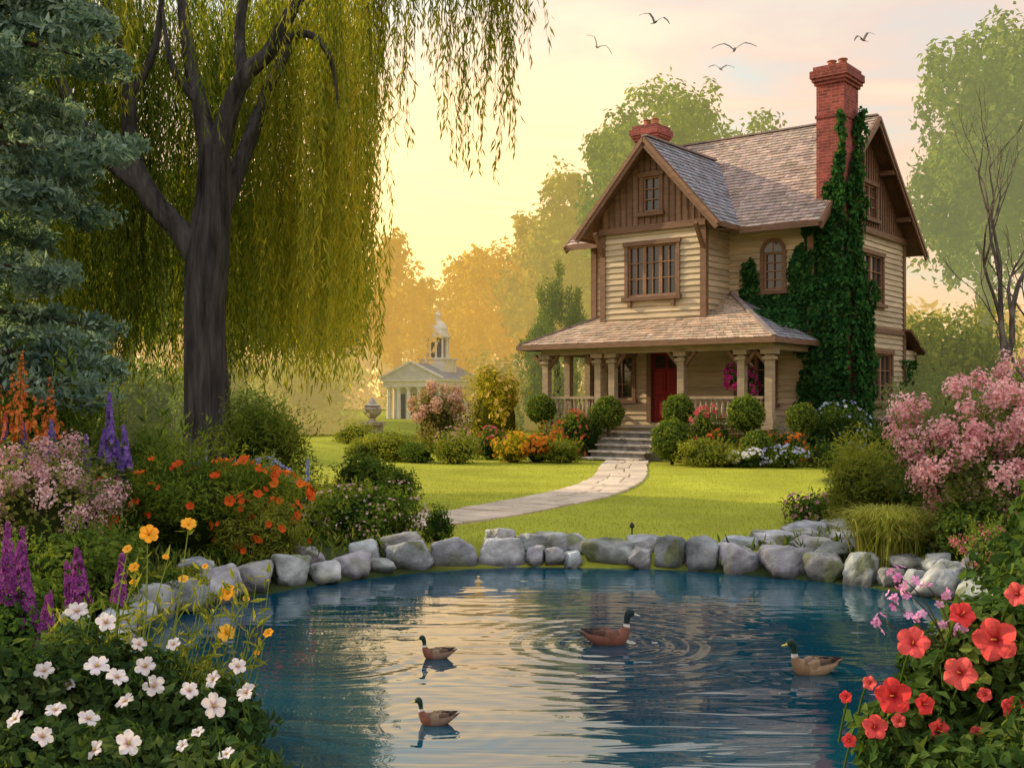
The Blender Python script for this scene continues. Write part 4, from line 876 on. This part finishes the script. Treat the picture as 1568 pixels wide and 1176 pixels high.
for (x,y,rx,h,n) in ((2.05,4.75,.42,.82,4200),(2.5,5.0,.5,1.15,4500),(1.7,4.6,.33,.5,2600),(1.95,4.3,.4,.45,2600),(3.0,5.6,.6,1.45,5000),(3.3,6.6,.6,1.25,4500),(2.2,4.3,.4,.6,2600)):
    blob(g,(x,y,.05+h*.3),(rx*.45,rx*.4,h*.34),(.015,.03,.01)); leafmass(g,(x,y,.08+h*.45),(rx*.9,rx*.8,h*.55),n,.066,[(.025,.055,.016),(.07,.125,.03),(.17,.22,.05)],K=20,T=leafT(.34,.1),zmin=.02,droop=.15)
for (x,z,s_) in ((2.03,.81,.09),(1.68,.79,.068),(1.88,.67,.068),(1.88,.91,.055),(1.60,.575,.074),(1.72,.54,.045),(1.52,.44,.052),(1.78,.43,.05),(1.41,.39,.03),(2.10,.52,.05),(1.40,.57,.026),(1.5,.63,.03),(2.12,1.0,.05),(1.98,.58,.03),(1.62,.47,.03),(1.95,.42,.03)):
    y=4.42+random.uniform(-.03,.05); nr=unit(np.array([[random.uniform(-.6,.3),-.8,random.uniform(.1,.6)]]))
    inst(g,HIB,np.array([[x*y/4.6,y,1.82-(1.82-z)*y/4.6]]),frames(np.cross(nr,rdir(1)),nr),np.array([s_]),mixcol([(.72,.06,.06),(.84,.15,.14)],1),1)
    tube(g,[(x*.96+.04,y+.25,z-.2),(x*.96+.02,y+.12,z-.06),(x*.965,y+.01,1.82-(1.82-z)*y/4.6)],[.006,.005,.004],5,STEM)
g.build('red_hibiscus_bush',[M_leaf,M_petal])
g=Geo()
for (x,z) in ((1.62,.95),(1.72,.9),(1.63,1.08),(1.78,1.02),(1.85,.98),(1.68,1.0),(1.9,.85),(1.57,.88)):
    y=4.7; tube(g,[(1.95,4.7,.5),((x+1.95)/2,4.7,z*.85),(x,y,z)],[.004,.003,.002],4,(.12,.1,.06)); n=5; inst(g,FLW,np.array((x,y,z))+rng.normal(0,.018,(n,3)),frames(rdir(n),rdir(n)),.022*np.ones(n),mixcol([(.65,.2,.5),(.8,.45,.7)],n),1)
g.build('pink_wildflowers',[M_leaf,M_petal])
g=Geo(); n=46000; x=rng.uniform(-8,9,n); y=rng.uniform(4,19,n); s_=sdist(x,y); ok=(s_>.22)&(rng.random(n)>lawnmask(x,y))&(pathdist(x,y)>.7)&((s_<2.6)|(rng.random(n)<.6)); x=x[ok];y=y[ok];k=len(x)
P=np.stack([x,y,H(x,y)+.13*rng.random(k)],-1); inst(g,THIN,P,frames(np.stack([rng.normal(0,.6,k),rng.normal(0,.6,k),np.ones(k)],-1),rdir(k)),rng.uniform(.05,.16,k),mixcol(GR+[(.25,.27,.06)],k))
s0=rng.random(3500)*tot; Pp=np.array([np.concatenate(pondpt(q)) for q in s0]); c2=Pp[:,:2]; nn=Pp[:,4:6]; sg=np.sign(((c2-cen)*nn).sum(1))[:,None]; q=c2+nn*sg*rng.uniform(.18,.5,(3500,1)); keep=q[:,1]>8; q=q[keep]; k=len(q)
inst(g,THIN,np.stack([q[:,0],q[:,1],.12+.07*rng.random(k)],-1),frames(np.stack([rng.normal(0,.5,k),rng.normal(0,.5,k),np.ones(k)],-1),rdir(k)),rng.uniform(.06,.18,k),mixcol(LG,k))
for i in range(16):
    P,T,nn_=pondpt(random.random()*tot); 
    if np.dot(nn_,P-cen)<0: nn_=-nn_
    if P[1]<8.5: continue
    P=P+nn_*.12; leafmass(g,(P[0],P[1],.24),(random.uniform(.1,.26),.14,random.uniform(.08,.14)),500,.035,LG if random.random()<.5 else GR,K=7,zmin=.02)
g.build('ground_cover_plants',M_leaf)

# ------------------------------------------------------------------ ducks
def duck(x,y,s_,f,cols):
    S=np.array([(-.54,.17,.012,.008),(-.47,.14,.05,.022),(-.37,.105,.10,.05),(-.23,.07,.155,.10),(-.06,.05,.185,.13),(.11,.05,.175,.135),(.21,.08,.14,.12),(.275,.14,.092,.088),(.305,.21,.06,.064),(.312,.28,.048,.05),(.32,.34,.052,.054),(.345,.392,.06,.06),(.385,.405,.056,.055),(.425,.393,.036,.036),(.45,.382,.026,.02),(.50,.372,.03,.012),(.54,.367,.02,.006)])
    S=catmull(S,5); g=Geo(); n=len(S); T=unit(np.gradient(S[:,:2],axis=0)); seg=18; V=np.zeros((n,seg,3)); C=np.zeros((n,seg,3)); a=np.arange(seg)*2*math.pi/seg
    for i in range(n):
        nx_,nz_=-T[i,1],T[i,0]
        V[i,:,0]=S[i,0]+np.sin(a)*S[i,3]*nx_; V[i,:,1]=np.cos(a)*S[i,2]; V[i,:,2]=S[i,1]+np.sin(a)*S[i,3]*nz_
        q=i/5
        if q<1.5: c=cols['tail']
        elif q<5: c=cols['body']
        elif q<8.2: c=cols['breast']
        elif q<8.75: c=cols['ring']
        elif q<13.6: c=cols['head']
        else: c=cols['bill']
        C[i]=np.array(c); C[i][(np.sin(a)>.5)&(q<6)]=np.array(cols['back'])
    F=[(i*seg+j,i*seg+(j+1)%seg,(i+1)*seg+(j+1)%seg,(i+1)*seg+j) for i in range(n-1) for j in range(seg)]
    g.add(V.reshape(-1,3),F,C.reshape(-1,3))
    for sd in (-1,1):
        for (x0,z0,ln,hh,off,c) in ((.10,.10,.36,.085,.135,cols['wing']),(-.02,.13,.38,.06,.115,cols['wing2']),(-.16,.15,.34,.035,.075,cols['tip'])):
            pts=[(x0+.04,sd*off*.8,z0+.01),(x0-ln*.2,sd*(off+.015),z0+.005),(x0-ln*.6,sd*off*.85,z0+.02),(x0-ln,sd*off*.35,z0+.05)]
            PR=catmull(np.array([(*p,r) for p,r in zip(pts,(hh*.35,hh,hh*.75,hh*.08))]),4); a2=np.arange(10)*2*math.pi/10
            V=[];
            for p in PR:
                for t in a2: V.append((p[0],p[1]+math.cos(t)*p[3]*.42,p[2]+math.sin(t)*p[3]))
            F=[(i*10+j,i*10+(j+1)%10,(i+1)*10+(j+1)%10,(i+1)*10+j) for i in range(len(PR)-1) for j in range(10)]
            g.add(V,F,c)
        blob(g,(.39,sd*.05,.415),(.011,.007,.011),(.005,.005,.005),8,6,0); 
    o=g.build('duck',M_feather,smooth=True); o.location=(x,y,0.006); o.scale=(s_*f,s_,s_*1.25); o.rotation_euler=(0,0,random.uniform(-.12,.12))
mal=dict(tail=(.04,.03,.03),body=(.3,.2,.13),back=(.12,.07,.045),breast=(.2,.07,.04),ring=(.65,.6,.55),head=(.006,.035,.022),bill=(.5,.42,.12),wing=(.28,.2,.13),wing2=(.14,.085,.055),tip=(.03,.022,.02))
d0=dict(mal,body=(.17,.06,.04),back=(.10,.04,.03),breast=(.2,.07,.045),wing=(.18,.075,.045),wing2=(.09,.04,.03),bill=(.5,.48,.42),head=(.006,.02,.022))
d3=dict(mal,body=(.40,.26,.15),wing=(.34,.22,.13),breast=(.26,.15,.08),bill=(.5,.42,.08))
d1=dict(mal,body=(.22,.14,.1))
for (x,y,s_,f),c in zip(ducks,(d0,d1,d1,d3)): duck(x,y,s_,f,c)
def bird(x,y,z,span,yaw,lift,roll=0):
    g=Geo(); c=(.11,.095,.085)
    tube(g,[(0,-.30,0),(0,-.12,.0),(0,.05,.0),(0,.2,.02),(0,.27,.02),(0,.33,.0)],[.015,.05,.065,.045,.035,.006],8,c)
    g.add([(-.02,-.25,0),(.02,-.25,0),(.08,-.45,.0),(-.08,-.45,0)],[(0,1,2,3)],c)
    for sd in (-1,1):
        W=[(.03,.12,-.1,.02),(.22,.17,-.07,.02+lift*.5),(.45,.20,-.02,.02+lift*.85),(.72,.10,-.06,.02+lift*.7),(.98,-.08,-.14,.02+lift*.35)]
        V=[];F=[]
        for (xx,yf,yb,zz) in W: V+=[(sd*xx,yf,zz),(sd*xx,(yf+yb)/2,zz+.02),(sd*xx,yb,zz-.005)]
        for i in range(4):
            for j in range(2): q=i*3+j; F.append((q,q+1,q+4,q+3))
        g.add(V,F,np.array(c)*(1.0))
    o=g.build('flying_bird',M_plain); o.location=(x,y,z); o.scale=(span/2,)*3; o.rotation_euler=(math.radians(28),roll,yaw)
bird(3.1,40,14.6,1.25,.5,.42,.45); bird(5.2,40,15.5,1.3,-.45,.42,.4); bird(8.1,40,14.5,1.65,-.3,.3,.05); bird(7.6,40,13.8,1.05,.2,.28,-.05); bird(12.8,40,14.85,1.05,.4,.45,-.35)

tm=empty('domed_town_hall',(-5.7,70,.0),math.radians(-24)); tm.scale=(.95,.95,1.0); WHT=(.78,.75,.68)
g=Geo()
box(g,(-2.0,0,-.3),(2.0,4.6,2.6),np.array(WHT)*.75); box(g,(-2.3,-1.5,-.3),(2.3,4.8,.25),(.5,.46,.4))
for i in range(5): box(g,(-2.3-.0,-1.5-.2*(i+1),-.3),(2.3,-1.5-.2*i,.25-.1*(i+1)),(.5,.46,.4))
for x in (-1.9,-1.15,-.4,.4,1.15,1.9): lathe(g,[(.2,0),(.2,.08),(.15,.12),(.14,1.2),(.12,2.1),(.19,2.2),(.19,2.28)],(x,-1.2,.25),14,WHT)
for y in (-.4,): 
    for x in (-1.9,1.9): lathe(g,[(.2,0),(.15,.12),(.12,2.1),(.19,2.28)],(x,y,.25),12,WHT)
box(g,(-2.2,-1.45,2.535),(2.2,4.7,2.9),WHT); box(g,(-2.35,-1.6,2.903),(2.35,4.85,3.02),WHT)
V=[(-2.35,-1.6,3.025),(2.35,-1.6,3.025),(0,-1.6,4.05),(-2.35,4.85,3.025),(2.35,4.85,3.025),(0,4.85,4.05)]
g.add(V,[(0,1,2),(3,5,4)],np.array(WHT)*.8); g.add(V,[(0,2,5,3),(1,4,5,2)],(.28,.28,.30))
beam(g,(-2.4,-1.62,3.08),(0,-1.62,4.12),.14,.12,WHT); beam(g,(2.4,-1.62,3.08),(0,-1.62,4.12),.14,.12,WHT)
for x in (-1.55,-.75,0,.75,1.55): box(g,(x-.22,-.03,.3),(x+.22,.02,2.1),(.08,.09,.1))
for y in (.8,1.9,3.0,4.0): box(g,(1.98,y-.22,.8),(2.03,y+.22,2.0),(.08,.09,.1))
tx,ty=0.3,1.6
box(g,(tx-.95,ty-.95,3.2),(tx+.95,ty+.95,4.3),WHT); box(g,(tx-1.05,ty-1.05,4.302),(tx+1.05,ty+1.05,4.42),WHT)
lathe(g,[(.45,0),(.45,1.4)],(tx,ty,4.42),16,(.12,.12,.12))
for i in range(10): a=i*math.pi/5; lathe(g,[(.1,0),(.075,.08),(.07,1.2),(.1,1.3)],(tx+.72*math.cos(a),ty+.72*math.sin(a),4.42),8,WHT)
lathe(g,[(.9,1.3),(.92,1.42),(.78,1.46),(.78,1.62),(.72,1.64),(.68,1.95),(.52,2.25),(.3,2.42),(.2,2.46),(.2,2.75),(.26,2.78),(.2,2.86),(.08,3.0),(.03,3.15),(.05,3.2),(.02,3.3),(.008,4.3)],(tx,ty,4.42),20,WHT)
g.build('walls_and_dome',vcmat('white_stone',.7,0,3,.12,haze=((.8,.65,.4),.06)),tm)  # stone carries a faint painted haze glow
g=Geo(); ux,uy=-5.6,44; box(g,(ux-.4,uy-.4,0),(ux+.4,uy+.4,.75),(.36,.31,.24)); box(g,(ux-.48,uy-.48,.752),(ux+.48,uy+.48,.88),(.38,.33,.25))
lathe(g,[(.22,.88),(.14,.95),(.12,1.02),(.34,1.2),(.4,1.4),(.3,1.5),(.36,1.53),(.2,1.6),(.12,1.75),(.02,1.85)],(ux,uy,0),16,(.38,.33,.26)); g.build('stone_urn',M_stone)
g=Geo(); tube(g,[(1.35,12.35,.1),(1.35,12.35,.38)],[.008,.008],6,(.02,.02,.02)); lathe(g,[(.008,.36),(.03,.37),(.024,.40),(.012,.42),(.001,.43)],(1.35,12.35,0),10,(.02,.02,.02)); g.build('garden_light',M_plain)
print('done', sum(len(o.data.polygons) for o in bpy.data.objects if o.type=='MESH'))
